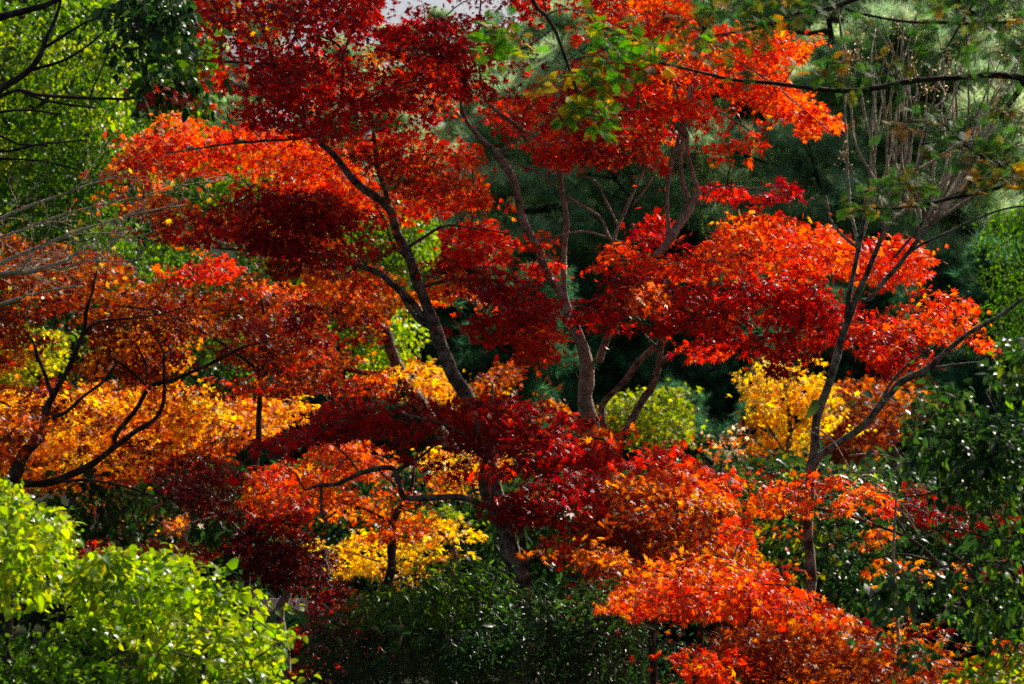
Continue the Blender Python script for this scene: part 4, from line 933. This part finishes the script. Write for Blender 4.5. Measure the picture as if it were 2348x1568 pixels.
# right-hand foreground maples
plant('maple_tree', 'feathery orange-brown maple spreading right of the twisted trunk', 'tree', 12.0, [
    pad([(1330, 1100), (1420, 1080), (1500, 1100), (1640, 1120), (1700, 1160), (1690, 1210), (1740, 1290), (1680, 1330), (1560, 1290), (1440, 1250), (1330, 1230), (1400, 1160)], 'rust', t=.4, leaf='maple', size=.029, per=110, cl=34, hole=-.65, pal2='orange', mix=.45),
    pad([(1500, 1090), (1620, 1110), (1690, 1150), (1660, 1180), (1540, 1150)], 'flame', d=12.1, t=.25, size=.029, per=110),
    pad([(1280, 1280), (1360, 1250), (1480, 1270), (1580, 1310), (1560, 1400), (1430, 1400), (1350, 1330)], 'rust', d=11.6, t=.35, size=.029, per=110, pal2='orange', mix=.5, hole=-.6),
], trunk=[(1500, 1600, 12), (1490, 1440, 10), (1500, 1330, 8), (1530, 1240, 6), (1560, 1160, 4)], limbs=[[(1505, 1320, 5), (1440, 1240, 4), (1390, 1150, 2)], [(1530, 1240, 4), (1600, 1200, 3), (1670, 1180, 2)], [(1495, 1380, 4), (1430, 1330, 3), (1360, 1310, 2)]], bark=M_TWIG, drift=.1)
plant('maple_tree', 'red-orange maple filling the slope between the crimson tier and the orange sweep', 'tree', 12.9, [
    pad([(1340, 1110), (1500, 1090), (1640, 1120), (1710, 1150), (1740, 1250), (1700, 1330), (1560, 1330), (1440, 1280), (1340, 1240)], 'rust', t=.4, size=.027, per=115, cl=40, hole=-.9, pal2='flame', mix=.5, tier=-.8),
    pad([(1600, 1330), (1700, 1300), (1900, 1370), (2000, 1440), (2200, 1540), (2200, 1640), (1900, 1640), (1700, 1480)], 'russet', t=.4, size=.027, per=115, cl=34, hole=-.9, pal2='rust', mix=.4, tier=-.8),
], trunk=[(1600, 1700, 12), (1600, 1480, 10), (1610, 1330, 7), (1600, 1220, 4)], limbs=[[(1605, 1400, 5), (1760, 1420, 4), (1920, 1500, 2)], [(1610, 1320, 5), (1520, 1240, 4), (1420, 1180, 2)]], bark=M_TWIG, drift=.1)
plant('maple_tree', 'glowing orange cut-leaf maple sweeping down the lower right corner', 'tree', 10.6, [
    pad([(1460, 1290), (1560, 1260), (1640, 1250), (1720, 1300), (1790, 1330), (1900, 1360), (1960, 1420), (1900, 1450), (1760, 1440), (1640, 1430), (1500, 1420), (1380, 1400), (1360, 1380), (1420, 1340)], 'flame', t=.4, size=.027, per=115, cl=42, hole=-.8, pal2='orange', mix=.55),
    pad([(1600, 1420), (1780, 1430), (1960, 1410), (2040, 1460), (2150, 1490), (2270, 1550), (2280, 1620), (1760, 1620), (1640, 1560), (1660, 1500)], 'rust', t=.4, size=.027, per=115, cl=42, hole=-.8, pal2='russet', mix=.4),
    pad([(1540, 1500), (1600, 1475), (1680, 1490), (1760, 1540), (1800, 1620), (1640, 1620), (1560, 1540)], 'flame', d=10.2, t=.25, size=.027, per=115, cl=44, hole=-.8, pal2='orange', mix=.5),
    pad([(1640, 1160), (1700, 1150), (1740, 1240), (1760, 1300), (1700, 1310), (1650, 1240)], 'flame', d=11.0, t=.25, size=.027, per=115, pal2='orange', mix=.4),
], trunk=[(1830, 1720, 13), (1790, 1568, 9), (1740, 1500, 8), (1690, 1450, 7), (1640, 1410, 6), (1580, 1360, 4), (1530, 1320, 3)], limbs=[[(1760, 1520, 5), (1840, 1450, 4), (1900, 1410, 3)], [(1700, 1460, 4), (1720, 1380, 3), (1660, 1290, 2)], [(1790, 1560, 5), (1920, 1530, 4), (2080, 1540, 3)], [(1770, 1540, 4), (1680, 1530, 3), (1600, 1510, 2)]], bark=M_TWIG, drift=.1)
plant('maple_tree', 'light orange maple sprays arching in front of the bare grey trunk', 'tree', 11.4, [
    pad([(1700, 1150), (1760, 1110), (1850, 1090), (1930, 1085), (1950, 1110), (1880, 1140), (1870, 1200), (1840, 1220), (1790, 1170), (1720, 1185)], 'orange', t=.3, size=.029, per=80, cl=40, hole=-.55, pal2='flame', mix=.3),
    pad([(1950, 1120), (2000, 1105), (2060, 1150), (2070, 1180), (1990, 1170), (1900, 1185)], 'orange', t=.25, size=.029, per=66, cl=40, hole=-.5, pal2='flame', mix=.4),
    pad([(1920, 1310), (1980, 1280), (1960, 1250), (2000, 1200), (2080, 1230), (2160, 1250), (2240, 1300), (2220, 1350), (2080, 1310), (1960, 1320)], 'orange', t=.35, size=.029, per=66, cl=36, hole=-.4, pal2='rust', mix=.5),
], trunk=[(2280, 1640, 10), (2220, 1400, 8), (2120, 1260, 6), (2000, 1200, 4.5), (1880, 1165, 3.5), (1800, 1140, 2)], limbs=[[(2090, 1240, 4), (2040, 1170, 3), (1960, 1130, 2)], [(2150, 1290, 4), (2060, 1270, 3), (1980, 1290, 2)]], bark=M_TWIG, drift=.08)
plant('maple_tree', 'wine-red shaded maple behind the glossy shrub on the right', 'tree', 15.5, [
    pad([(2060, 1080), (2160, 1120), (2348, 1160), (2400, 1320), (2240, 1330), (2120, 1260), (2080, 1180)], 'maroon', t=.5, leaf='maple5', size=.028, per=50, hole=-.15),
    pad([(2000, 1400), (2160, 1420), (2348, 1460), (2360, 1560), (2200, 1540), (2060, 1480)], 'rust', d=11.6, t=.4, size=.034, per=60, pal2='maroon', mix=.4),
], trunk=[(2260, 1640, 12), (2250, 1400, 10), (2230, 1200, 7), (2210, 1000, 4)], bark=M_BARK_DARK)

#@@BARE
# ------------------------------------------------------------------ bare trees
def sprig(mb, tips, p, d, L, r, depth, rg):
    n = 6
    q = [p]; dd = d.copy()
    for i in range(n):
        dd = dd + rg.normal(0, .16, 3); dd /= np.linalg.norm(dd)
        q.append(q[-1] + dd * L / n)
    q = np.array(q)
    tube(mb, q, np.linspace(r, r * .55, n + 1), 5)
    if depth == 0:
        tips.append((q[-1], dd)); return
    for k in range(rg.integers(2, 4)):
        i = rg.integers(2, n + 1)
        nd = dd + rg.normal(0, .55, 3); nd /= np.linalg.norm(nd)
        sprig(mb, tips, q[i], nd, L * rg.uniform(.5, .75), r * .6, depth - 1, rg)
    sprig(mb, tips, q[-1], dd, L * .6, r * .55, depth - 1, rg)

# bare many-stemmed tree on the right
G0 = [(x, y, r * .8) for x, y, r in [(1853, 1300, 18), (1853, 1110, 17), (1857, 1051, 16), (1867, 981, 16), (1889, 900, 15), (1910, 837, 14.5), (1931, 781, 14), (1952, 724, 12), (1980, 654, 10), (1997, 612, 9.5), (2019, 549, 8.5), (2029, 514, 8), (2055, 440, 7), (2075, 380, 6), (2090, 300, 5), (2105, 200, 3)]]
gb = P(1853, 1300, 11.4)
groot, gsk, gbase = plant('bare_tree', 'leafless grey tree with many straight upright stems and dry seed heads on the right', 'tree', 11.4, [], trunk=G0, bark=M_BARK, limbs=[
    [(1945, 745, 8), (1943, 720, 7.5), (1955, 637, 7), (1973, 549, 6.5), (1985, 480, 5), (1995, 380, 4)],
    [(1975, 690, 8), (1995, 685, 7), (2029, 644, 7), (2085, 577, 6.5), (2138, 514, 6), (2220, 450, 4.5), (2345, 390, 3)],
    [(1860, 1085, 13), (1874, 1051, 12), (1938, 1002, 11), (2015, 928, 10.5), (2071, 879, 10), (2128, 844, 9), (2173, 805, 8), (2226, 760, 7), (2296, 721, 6), (2345, 686, 5), (2420, 640, 4)],
    [(2015, 928, 5), (2060, 860, 4), (2105, 820, 3.5), (2150, 790, 3)], [(2085, 577, 5), (2130, 550, 4.5), (2200, 520, 4), (2300, 480, 3), (2400, 470, 2)],
    [(2128, 844, 5), (2200, 836, 4), (2260, 830, 3)], [(2050, 590, 4), (2110, 520, 4), (2160, 460, 3.5), (2240, 420, 3), (2345, 330, 2)]], drift=.08)
rg = np.random.default_rng(77)
sm = MB(); seeds = MB(); spos = []
starts = [(2019, 549), (2029, 514), (2055, 440), (1985, 480), (1975, 560), (2065, 400), (2040, 480), (2140, 512), (2110, 550), (2090, 300), (1995, 385)]
tips = [(1945, 130), (1965, 110), (2000, 140), (2020, 120), (2045, 100), (2065, 130), (2078, 25), (2100, 90), (2130, 160), (2150, 130), (2175, 130), (2200, 150), (2215, 120), (2190, 230), (2230, 210), (2300, 190), (2345, 150), (2310, 230), (2260, 170), (1935, 345), (1890, 450), (1980, 200), (2030, 190), (2075, 180), (2120, 200), (2150, 250), (2060, 60), (2285, 110), (2345, 260), (2240, 300)]
for tx, ty in tips:
    c = np.array([s for s in starts if s[1] > ty + 60])
    s = c[np.argmin(np.abs(c[:, 0] - tx) + rg.uniform(0, 190, len(c)) - .25 * c[:, 1])]
    dv = rg.uniform(-.6, .6)
    vv, dep = V(gsk.p); i = np.argmin(np.sum((vv - s) ** 2, 1))
    a = gsk.p[i]; b = P(tx, ty, dep[i] + dv)
    m = a * .5 + b * .5 + np.array([(tx - s[0]) * .0004 + rg.normal(0, .06), rg.normal(0, .05), -.02])
    c = spline(np.array([[*a, .009], [*m, .0065], [*b, .003]]), .06)
    c[:, :3] += np.cumsum(rg.normal(0, .0035, (len(c), 3)), 0)
    tube(sm, c[:, :3], c[:, 3], 6)
    for k in range(rg.integers(0, 3)):
        j = rg.integers(len(c) // 3, len(c) - 2)
        e = c[j, :3] + (b - a) / np.linalg.norm(b - a) * rg.uniform(.25, .6) + rg.normal(0, .12, 3)
        q = spline(np.array([[*c[j, :3], .005], [*(c[j, :3] * .5 + e * .5 + rg.normal(0, .03, 3)), .004], [*e, .002]]), .06)
        tube(sm, q[:, :3], q[:, 3], 5)
        if rg.uniform() < .25: spos.append(e)
    if rg.uniform() < .5: spos.append(b)
sm.build('upright_stems', M_TWIG_PALE, groot, gbase, True)
for e in spos:
    seeds = MB()
    n = 26
    p = e + rg.normal(0, 1, (n, 3)) * np.array([.022, .022, .05]) + np.array([0, 0, -.01])
    put_leaves(seeds, 'wide', p, rg.normal(0, 1, (n, 3)), rg.normal(0, 1, (n, 3)), rg.uniform(.009, .016, n), pick('tan', n))
    for k in range(5):
        tube(seeds, np.array([e, p[k]]), .0012, 4, 0, PALN['tan'][0][0])
    seeds.build('seed_head', M_DULL, groot, gbase)

# bare maple twigs reaching in from the left
lsk_tr = [(-560, 1300, 40), (-480, 900, 36), (-330, 740, 24), (-160, 660, 15), (0, 626, 8), (63, 622, 7), (116, 607, 6), (158, 594, 5.5), (183, 573, 4), (215, 560, 3)]
lroot, lsk, lbase = plant('bare_tree', 'nearly bare maple reaching pale sunlit twigs in from the left edge', 'tree', 9.6, [], trunk=lsk_tr, limbs=[
    [(-160, 665, 9), (-60, 640, 7), (0, 608, 6), (105, 559, 5), (176, 531, 4.5), (239, 514, 4), (292, 496, 3.5), (360, 480, 3), (430, 470, 2)],
    [(-200, 690, 9), (-60, 560, 6), (0, 500, 5), (100, 460, 4), (200, 425, 3), (300, 395, 2)],
    [(105, 612, 4), (150, 615, 3.5), (190, 600, 3), (280, 600, 2), (330, 590, 1.5)],
    [(-200, 700, 8), (-80, 720, 6), (0, 700, 5), (60, 680, 4), (140, 660, 3), (190, 655, 2)],
    [(-60, 560, 5), (0, 545, 4), (120, 500, 3), (230, 470, 2.2), (360, 440, 1.6), (470, 400, 1.2)]], bark=M_TWIG_PALE, drift=.08)
rg = np.random.default_rng(5)
tm = MB(); tl = []
vv, dep = V(lsk.p)
cand = np.where((vv[:, 0] > -60) & (vv[:, 0] < 470))[0]
for i in rg.choice(cand, min(28, len(cand)), replace=False):
    d0 = np.array([.8, rg.normal(0, .5), rg.normal(.12, .45)]); d0 /= np.linalg.norm(d0)
    sprig(tm, tl, lsk.p[i], d0, rg.uniform(.12, .26), max(.0022, lsk.r[i] * .4), 2, rg)
tag(tm.build('twigs', M_TWIG_PALE, lroot, lbase, True), kind='stuff')
lv = MB()
tp = np.array([t[0] for t in tl]); td = np.array([t[1] for t in tl])
sel = rg.uniform(0, 1, len(tp)) < .22
tp, td = tp[sel], td[sel]
td = td + np.array([0, 0, -.7])
put_leaves(lv, 'maple', tp, td, rg.normal(0, .6, tp.shape) + np.array([0, -.3, .4]), rg.uniform(.012, .024, len(tp)), pick('sparse', len(tp)))
lv.build('foliage', M_MAPLE, lroot, lbase)

# dark branches against the sunlit tree, upper left
plant('broadleaf_tree', 'near dark-branched tree with a shaded green bough hanging at upper left', 'tree', 12.2, [
    pad([(230, 30), (300, -40), (420, -40), (445, 60), (455, 170), (430, 250), (340, 235), (260, 180)], 'deep', leaf='wide', size=.05, per=70, cl=30, t=.5, mat=M_GLOSSY, hole=-.7, flat=.4, droop=.8, pal2='green', mix=.3),
    pad([(340, 180), (450, 170), (470, 230), (400, 260), (340, 250)], 'rust', t=.3, size=.03, per=35),
], trunk=[(-420, 1300, 44), (-330, 700, 36), (-160, 380, 24), (-40, 240, 12), (0, 205, 10.5), (40, 180, 9.5), (74, 155, 9), (95, 125, 8), (107, 95, 7), (124, 60, 6), (137, 20, 4.5), (146, -40, 3)],
   limbs=[[(100, 110, 5), (150, 80, 4.5), (190, 55, 3), (230, 40, 2.5), (300, 30, 2)], [(74, 160, 5), (140, 140, 4), (200, 105, 3), (240, 70, 2)],
          [(-60, 260, 7), (0, 222, 6), (46, 207, 5.5), (80, 216, 5), (141, 221, 4.5), (246, 225, 4), (306, 221, 3.5), (352, 176, 3), (390, 130, 2)], [(46, 207, 4.5), (98, 228, 4), (160, 240, 3.5), (220, 246, 2.5)],
          [(-60, 280, 5), (0, 255, 4), (80, 254, 3), (140, 262, 2)], [(-80, 320, 5), (0, 310, 4), (40, 330, 3), (110, 334, 2.5)], [(-60, 380, 5), (0, 365, 3.5), (100, 370, 2.5), (180, 390, 2)],
          [(-160, 380, 14), (-150, 120, 13), (-90, 60, 12.5), (0, 36, 11), (60, 20, 10), (120, 2, 8), (200, -40, 6)],
          [(-80, 310, 5), (0, 345, 4), (100, 330, 3), (200, 320, 2)], [(205, 225, 2.5), (240, 140, 2), (280, 60, 1.5)]], bark=M_BARK_DARK, drift=.08, leafm=M_GLOSSY)

#@@FIR
# ------------------------------------------------------------------ near fir branches, top centre and right
fsk = Skel()
fb = P(2540, 1000, 8.6); fbase = np.array([fb[0], fb[1], float(terrain(fb[0], fb[1]))])
froot = thing('fir_tree', 'near fir whose level boughs with flat green sprays cross the top right', 'fir tree', fbase)
ftrunk = add_limb(froot, fbase, 'trunk', [(2540, 1400, 60), (2545, 800, 50), (2540, 300, 42), (2530, -100, 30), (2520, -500, 16), (2515, -800, 5)], 8.6, fsk, M_BARK_DARK, .02, False, True, 14)
fir_limbs = [
    [(2540, 230, 14), (2440, 195, 12), (2345, 179, 10), (2191, 176, 8.5), (2103, 181, 8), (2033, 195, 8), (1962, 204, 7.5), (1874, 202, 7), (1769, 190, 6), (1681, 183, 5), (1593, 165, 4), (1534, 148, 3.5), (1464, 134, 3), (1376, 134, 2.5), (1312, 135, 2)],
    [(2530, -140, 11), (2200, -90, 9), (2000, -20, 8), (1948, 0, 8), (1903, 16, 7.5), (1839, 33, 6.5), (1769, 53, 6), (1716, 67, 4.5), (1664, 77, 3), (1600, 90, 2)],
    [(2538, 60, 6), (2345, 53, 5), (2191, 53, 5), (2085, 51, 4.5), (1997, 35, 4), (1938, 18, 3)],
    [(2545, 440, 9), (2440, 400, 7), (2345, 411, 6.5), (2261, 439, 6), (2191, 453, 5.5), (2120, 467, 5), (2050, 478, 4), (2000, 478, 2.5), (1940, 490, 2)],
    [(2545, 470, 7), (2420, 420, 6), (2348, 402, 5), (2296, 380, 4.5), (2244, 351, 4), (2208, 327, 3.5), (2173, 292, 2.5), (2140, 270, 2)],
    [(2345, 180, 9), (2342, 205, 9), (2328, 228, 9), (2310, 253, 7), (2300, 270, 4)],
    [(2530, -260, 8), (2150, -330, 7), (1700, -260, 6.5), (1350, -190, 6), (1240, -80, 6), (1222, 0, 6), (1253, 35, 6), (1278, 77, 5.5), (1295, 127, 5), (1309, 169, 4.5), (1323, 211, 3.5), (1337, 253, 2.5), (1339, 284, 2)],
    [(1270, 64, 2.5), (1240, 85, 2.5), (1200, 110, 2), (1140, 130, 1.5)], [(1253, 35, 2), (1290, 20, 2), (1350, 30, 1.5), (1420, 60, 1.2)], [(1300, 140, 2), (1360, 100, 1.8), (1430, 85, 1.4)],
    [(1325, 215, 1.8), (1370, 190, 1.5), (1420, 180, 1.2)], [(1338, 265, 1.8), (1290, 275, 1.4), (1270, 280, 1)], [(1338, 262, 1.8), (1380, 268, 1.4), (1420, 290, 1)], [(1290, 110, 1.8), (1250, 170, 1.3), (1235, 200, 1)],
    [(2300, -80, 5), (2240, 0, 4), (2200, 60, 3.5), (2170, 110, 2.5)], [(2110, 330, 2), (2160, 325, 2), (2208, 327, 2.5)], [(2050, 290, 1.5), (2090, 300, 2), (2140, 280, 2)], ]
for i, lm in enumerate(fir_limbs):
    add_limb(ftrunk, fbase, 'branch', lm, 8.4, fsk, M_BARK_DARK, .03, i < 6 or i > 6, False, 8, rough=.05)
fpads = [
    ([(1075, 95), (1120, 35), (1180, 40), (1225, 120), (1180, 138), (1120, 128)], 'fir', 75, -3),
    ([(1300, 40), (1350, 30), (1430, 60), (1440, 110), (1440, 180), (1390, 230), (1340, 220), (1330, 140), (1360, 90)], 'fir', 48, -.4),
    ([(1320, 215), (1400, 220), (1435, 285), (1400, 308), (1300, 290), (1265, 280), (1290, 260)], 'fir', 70, -.9),
    ([(1240, 210), (1230, 180), (1300, 150), (1310, 200)], 'firgold', 36, -.5),
    ([(1400, 110), (1470, 80), (1530, 95), (1560, 140), (1480, 165)], 'fir', 60, -.9),
    ([(1540, 70), (1620, 10), (1800, -30), (1900, -20), (1850, 35), (1770, 70), (1760, 110), (1680, 100)], 'firdull', 48, -.6),
    ([(1580, 90), (1680, 80), (1720, 110), (1600, 120)], 'fir', 50, -.9),
    ([(1600, 140), (1830, 155), (1850, 182), (1700, 186)], 'firdull', 30, -.4),
    ([(1840, 160), (1900, 130), (2070, 130), (2070, 190), (1960, 195), (1870, 190)], 'firdull', 52, -.6),
    ([(2080, 110), (2100, 20), (2200, -40), (2348, -40), (2400, 130), (2250, 145), (2150, 135)], 'firdull', 36, -.4),
    ([(2030, 285), (2090, 258), (2140, 270), (2120, 292), (2050, 300)], 'firdull', 60, -.9),
    ([(2110, 330), (2180, 290), (2280, 300), (2370, 330), (2370, 410), (2280, 390), (2190, 375)], 'firdull', 46, -.7),
    ([(1915, 490), (1960, 440), (2050, 400), (2110, 400), (2180, 430), (2220, 445), (2120, 470), (2000, 495)], 'firdull', 56, -.8),
    ([(2230, 400), (2348, 350), (2380, 420), (2200, 450)], 'firgold', 40, -.5),
    ([(2200, 170), (2348, 150), (2380, 330), (2280, 300), (2260, 230)], 'firdull', 26, -.3),
    ([(1930, 40), (2010, 40), (2040, 75), (1980, 80)], 'firdull', 30, -.5),
]
ftw = MB()
for poly, pal, cden, hole in fpads:
    cl = clusters_in(poly, 8.4, .22, cden * 24, hole - .2, None, 30)
    od = grow_twigs(ftw, fsk, cl, .005, .0014, .0, 99)
    if not len(cl): continue
    rep = 3
    pos = np.repeat(cl, rep, 0) - np.repeat(od, rep, 0) * R.uniform(-.03, .09, (len(cl) * rep, 1)) + R.normal(0, .018, (len(cl) * rep, 3))
    ax = np.repeat(od, rep, 0) * .9 + R.normal(0, .45, pos.shape) * np.array([1, 1, .35]); ax[:, 2] -= .15
    nr = np.tile([0, -.25, 1.0], (len(pos), 1)) + R.normal(0, .3, pos.shape)
    cc = np.repeat(pick(pal, len(cl)), rep, 0) * np.exp(R.normal(0, .15, (len(pos), 1)))
    mb = MB()
    put_leaves(mb, 'fir', pos, ax, nr, R.uniform(.035, .06, len(pos)), np.clip(cc, 0, .8))
    mb.build('needle_spray', M_NEEDLE, froot, fbase)
tag(ftw.build('twigs', M_BARK_DARK, froot, fbase, True), kind='stuff')

#@@SHRUBS
# ------------------------------------------------------------------ foreground shrubs
plant('evergreen_shrub', 'big sunlit lime-green leafy bush in the lower left corner', 'shrub', 8.6, [
    pad([(-40, 1110), (0, 1095), (50, 1120), (90, 1160), (170, 1185), (195, 1210), (165, 1280), (200, 1340), (100, 1400), (-40, 1400)], 'lime', leaf='wide', size=.031, per=92, cl=66, t=.4, spread=(.1, .1, .09), pal2='green', mix=.2, hole=-.8, flat=.5, droop=.5, edge=6),
    pad([(170, 1300), (230, 1255), (300, 1250), (380, 1258), (480, 1270), (530, 1310), (590, 1355), (600, 1400), (560, 1480), (300, 1480), (160, 1440)], 'lime', leaf='wide', size=.031, per=98, cl=70, t=.45, spread=(.08, .08, .07), hole=-.9, flat=.5, droop=.5, edge=6),
    pad([(540, 1420), (620, 1420), (660, 1440), (685, 1460), (640, 1500), (650, 1560), (640, 1640), (400, 1640), (300, 1480)], 'lime', leaf='wide', size=.031, per=98, cl=70, t=.4, spread=(.08, .08, .07), hole=-.9, flat=.5, droop=.5, edge=6),
    pad([(-40, 1390), (120, 1390), (320, 1470), (420, 1640), (-40, 1640)], 'green', leaf='wide', size=.031, per=92, cl=66, t=.5, spread=(.1, .1, .09), hole=-.85, pal2='lime', mix=.5, flat=.5, droop=.5, edge=6),
], bark=M_BARK_DARK, leafm=M_GLOSSY)
SH = dict(leaf='lance', size=.036, t=.5, spread=(.12, .12, .1), hole=-.75, edge=8)
plant('evergreen_shrub', 'dark glossy bush with sparkling leaves left of the twisted trunk', 'shrub', 11.8, [
    pad([(820, 1350), (900, 1330), (960, 1300), (1040, 1280), (1110, 1270), (1180, 1310), (1190, 1400), (1080, 1440), (900, 1440), (800, 1420)], 'green', per=85, cl=46, pal2='deep', mix=.7, **SH),
    pad([(690, 1460), (740, 1400), (840, 1390), (1000, 1420), (1060, 1500), (1060, 1640), (680, 1640)], 'deep', per=85, cl=44, **SH),
], bark=M_BARK_DARK, leafm=M_GLOSSY)
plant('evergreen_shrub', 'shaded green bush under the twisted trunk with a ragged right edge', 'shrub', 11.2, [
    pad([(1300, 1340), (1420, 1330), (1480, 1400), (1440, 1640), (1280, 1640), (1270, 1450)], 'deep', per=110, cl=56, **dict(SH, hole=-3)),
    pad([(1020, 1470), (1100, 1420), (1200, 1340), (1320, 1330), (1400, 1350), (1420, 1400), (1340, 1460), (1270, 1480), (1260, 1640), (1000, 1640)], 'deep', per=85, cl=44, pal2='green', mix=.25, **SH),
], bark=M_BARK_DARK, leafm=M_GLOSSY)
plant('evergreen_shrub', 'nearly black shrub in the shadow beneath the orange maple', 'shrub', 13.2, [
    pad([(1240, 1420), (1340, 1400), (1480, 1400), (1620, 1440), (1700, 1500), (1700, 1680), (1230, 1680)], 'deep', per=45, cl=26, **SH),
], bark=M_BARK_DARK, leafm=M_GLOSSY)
NS = dict(leaf='oval', t=.35, spread=(.09, .09, .09), hole=-.35, edge=6, hs=45)
plant('evergreen_shrub', 'open branching shrub with big glossy dark leaves along the right border', 'shrub', 8.6, [
    pad([(2060, 950), (2110, 890), (2200, 870), (2260, 930), (2348, 930), (2400, 1010), (2348, 1080), (2200, 1080), (2100, 1060)], 'deep', size=.038, per=62, cl=60, pal2='green', mix=.4, **NS),
    pad([(2250, 850), (2270, 790), (2310, 770), (2400, 790), (2400, 920), (2280, 900)], 'deep', size=.038, per=58, cl=60, pal2='green', mix=.3, **NS),
    pad([(2150, 1070), (2348, 1060), (2400, 1300), (2300, 1300), (2200, 1220), (2140, 1150)], 'deep', size=.034, per=40, cl=56, pal2='green', mix=.4, **NS),
    pad([(2100, 1280), (2240, 1260), (2400, 1330), (2400, 1520), (2280, 1500), (2160, 1420)], 'deep', size=.04, per=32, cl=52, pal2='green', mix=.3, **NS),
    pad([(1955, 1350), (2000, 1295), (2090, 1290), (2130, 1330), (2110, 1380), (2090, 1430), (2060, 1440), (2000, 1400)], 'deep', size=.056, per=26, cl=60, **NS),
    pad([(2170, 1530), (2260, 1500), (2400, 1480), (2400, 1640), (2150, 1640)], 'lime', size=.036, per=44, cl=55, pal2='green', mix=.4, **NS),
    pad([(2060, 1480), (2110, 1470), (2130, 1520), (2070, 1540)], 'deep', size=.05, per=12, cl=60, **NS),
    pad([(2260, 1060), (2348, 1040), (2400, 1130), (2320, 1140)], 'lime', size=.034, per=26, cl=50, pal2='green', mix=.5, **NS),
], trunk=[(2420, 1700, 20), (2370, 1500, 12), (2290, 1400, 9), (2240, 1330, 7), (2200, 1280, 5), (2150, 1260, 3)], limbs=[
    [(2370, 1500, 9), (2345, 1300, 7), (2345, 1100, 6), (2300, 980, 4), (2260, 900, 3)], [(2360, 1420, 7), (2300, 1250, 5), (2240, 1120, 4), (2180, 1000, 3), (2110, 940, 2)], [(2250, 1340, 4), (2130, 1330, 3), (2050, 1340, 2)],
    [(2345, 1180, 5), (2280, 1120, 4), (2200, 1115, 3.5), (2120, 1135, 3), (2060, 1140, 2)], [(2345, 1250, 4), (2260, 1230, 3), (2180, 1210, 2.5), (2100, 1230, 2)], [(2360, 1430, 4), (2300, 1530, 3), (2240, 1560, 2)]],
    bark=M_TWIG, leafm=M_GLOSSY, drift=.06, tw=(.006, .0018))
# thin bare twigs before the lower right maples
bm = MB()
rg = np.random.default_rng(9)
tw = [[(1870, 980), (1910, 1010), (1950, 1075), (1995, 1100), (2010, 1130)], [(1945, 1045), (1990, 1040), (2040, 1045)], [(1760, 1190), (1735, 1120), (1700, 1050), (1675, 1030)], [(1910, 1010), (1880, 1000), (1850, 985)],
      [(2048, 1020), (2070, 1060), (2055, 1075), (2050, 1130), (2060, 1145)], [(2070, 1060), (2130, 1050), (2160, 1020)], [(2055, 1160), (2085, 1190), (2110, 1235)], [(2060, 1160), (2090, 1155), (2130, 1180)],
      [(1995, 1100), (2060, 1150), (2100, 1200)]]
tsk = Skel()
q0 = P(2060, 1400, 10.9); tb = np.array([q0[0], q0[1], float(terrain(q0[0], q0[1]))])
troot = thing('bare_sapling', 'thin leafless pale sapling twigs in front of the bare grey trunk foot', 'sapling', tb)
add_limb(troot, tb, 'stem', [(2060, 1480, 5), (2050, 1300, 4), (2055, 1160, 3.5), (2050, 1130, 3), (2010, 1130, 2.5)], 10.9, tsk, M_TWIG_PALE, .03, False, True, 7)
for w in tw:
    add_limb(troot, tb, 'twig', [(x, y, 2.2 - 1.2 * i / len(w)) for i, (x, y) in enumerate(w)], 10.9, tsk, M_TWIG_PALE, .05, True, False, 6)

#@@SIGN
# ------------------------------------------------------------------ information board among the maples
sb = P(648, 1400, 18.5)
sx, sy, sz = sb
sbase = np.array([sx, sy, float(terrain(sx, sy))])
sroot = thing('information_board', 'small board painted with a green hill under a pale sky, half hidden by maroon leaves', 'sign board', sbase)
kx = Q * 18.5
w2 = 62 * kx; top = sz + 28 * kx; bot = sz - 60 * kx
mb = MB(); box(mb, sx - w2, sx + w2, sy, sy + .03, bot, top); mb.build('panel', plain_mat('board_pale', (.7, .69, .7), (.8, .79, .79), 6, .5), sroot, sbase)
def flat(name, poly, mat, dy):
    """a painted area of the board, a thin plate"""
    p = np.array(poly, float); n = len(p)
    f = np.stack([sx + (p[:, 0] - 648) * kx, np.full(n, sy - dy), sz - (p[:, 1] - 1400) * kx], -1)
    b = f + np.array([0, dy - .0005, 0])
    m = MB(); i = np.arange(n)
    m.add(np.vstack([f, b]), [i[None], np.stack([i, n + i, n + (i + 1) % n, (i + 1) % n], -1)])
    return m.build(name, mat, sroot, sbase)
flat('painted_hill', [(588, 1425), (612, 1410), (630, 1395), (650, 1390), (672, 1394), (690, 1402), (708, 1406), (708, 1458), (588, 1458)], plain_mat('board_green', (.05, .26, .07), (.08, .34, .1), 9, .5), .004)
mw = plain_mat('board_line', (.5, .55, .5), (.6, .62, .58), 9, .5)
for ln in ([(633, 1402), (628, 1410), (622, 1416), (621, 1424)], [(672, 1402), (680, 1409), (686, 1418), (687, 1424)], [(660, 1414), (664, 1420), (668, 1425)]):
    l = np.array(ln, float)
    flat('painted_line', [*(l - [.9, 0]), *(l[::-1] + [.9, 0])], mw, .008)
mf = plain_mat('board_post', (.08, .06, .04), (.14, .1, .07), 9)
for s in (-1, 1):
    mb = MB(); box(mb, sx + s * (w2 + .04) - .035, sx + s * (w2 + .04) + .035, sy - .02, sy + .06, sbase[2] - .1, top + .06); mb.build('post', mf, sroot, sbase)
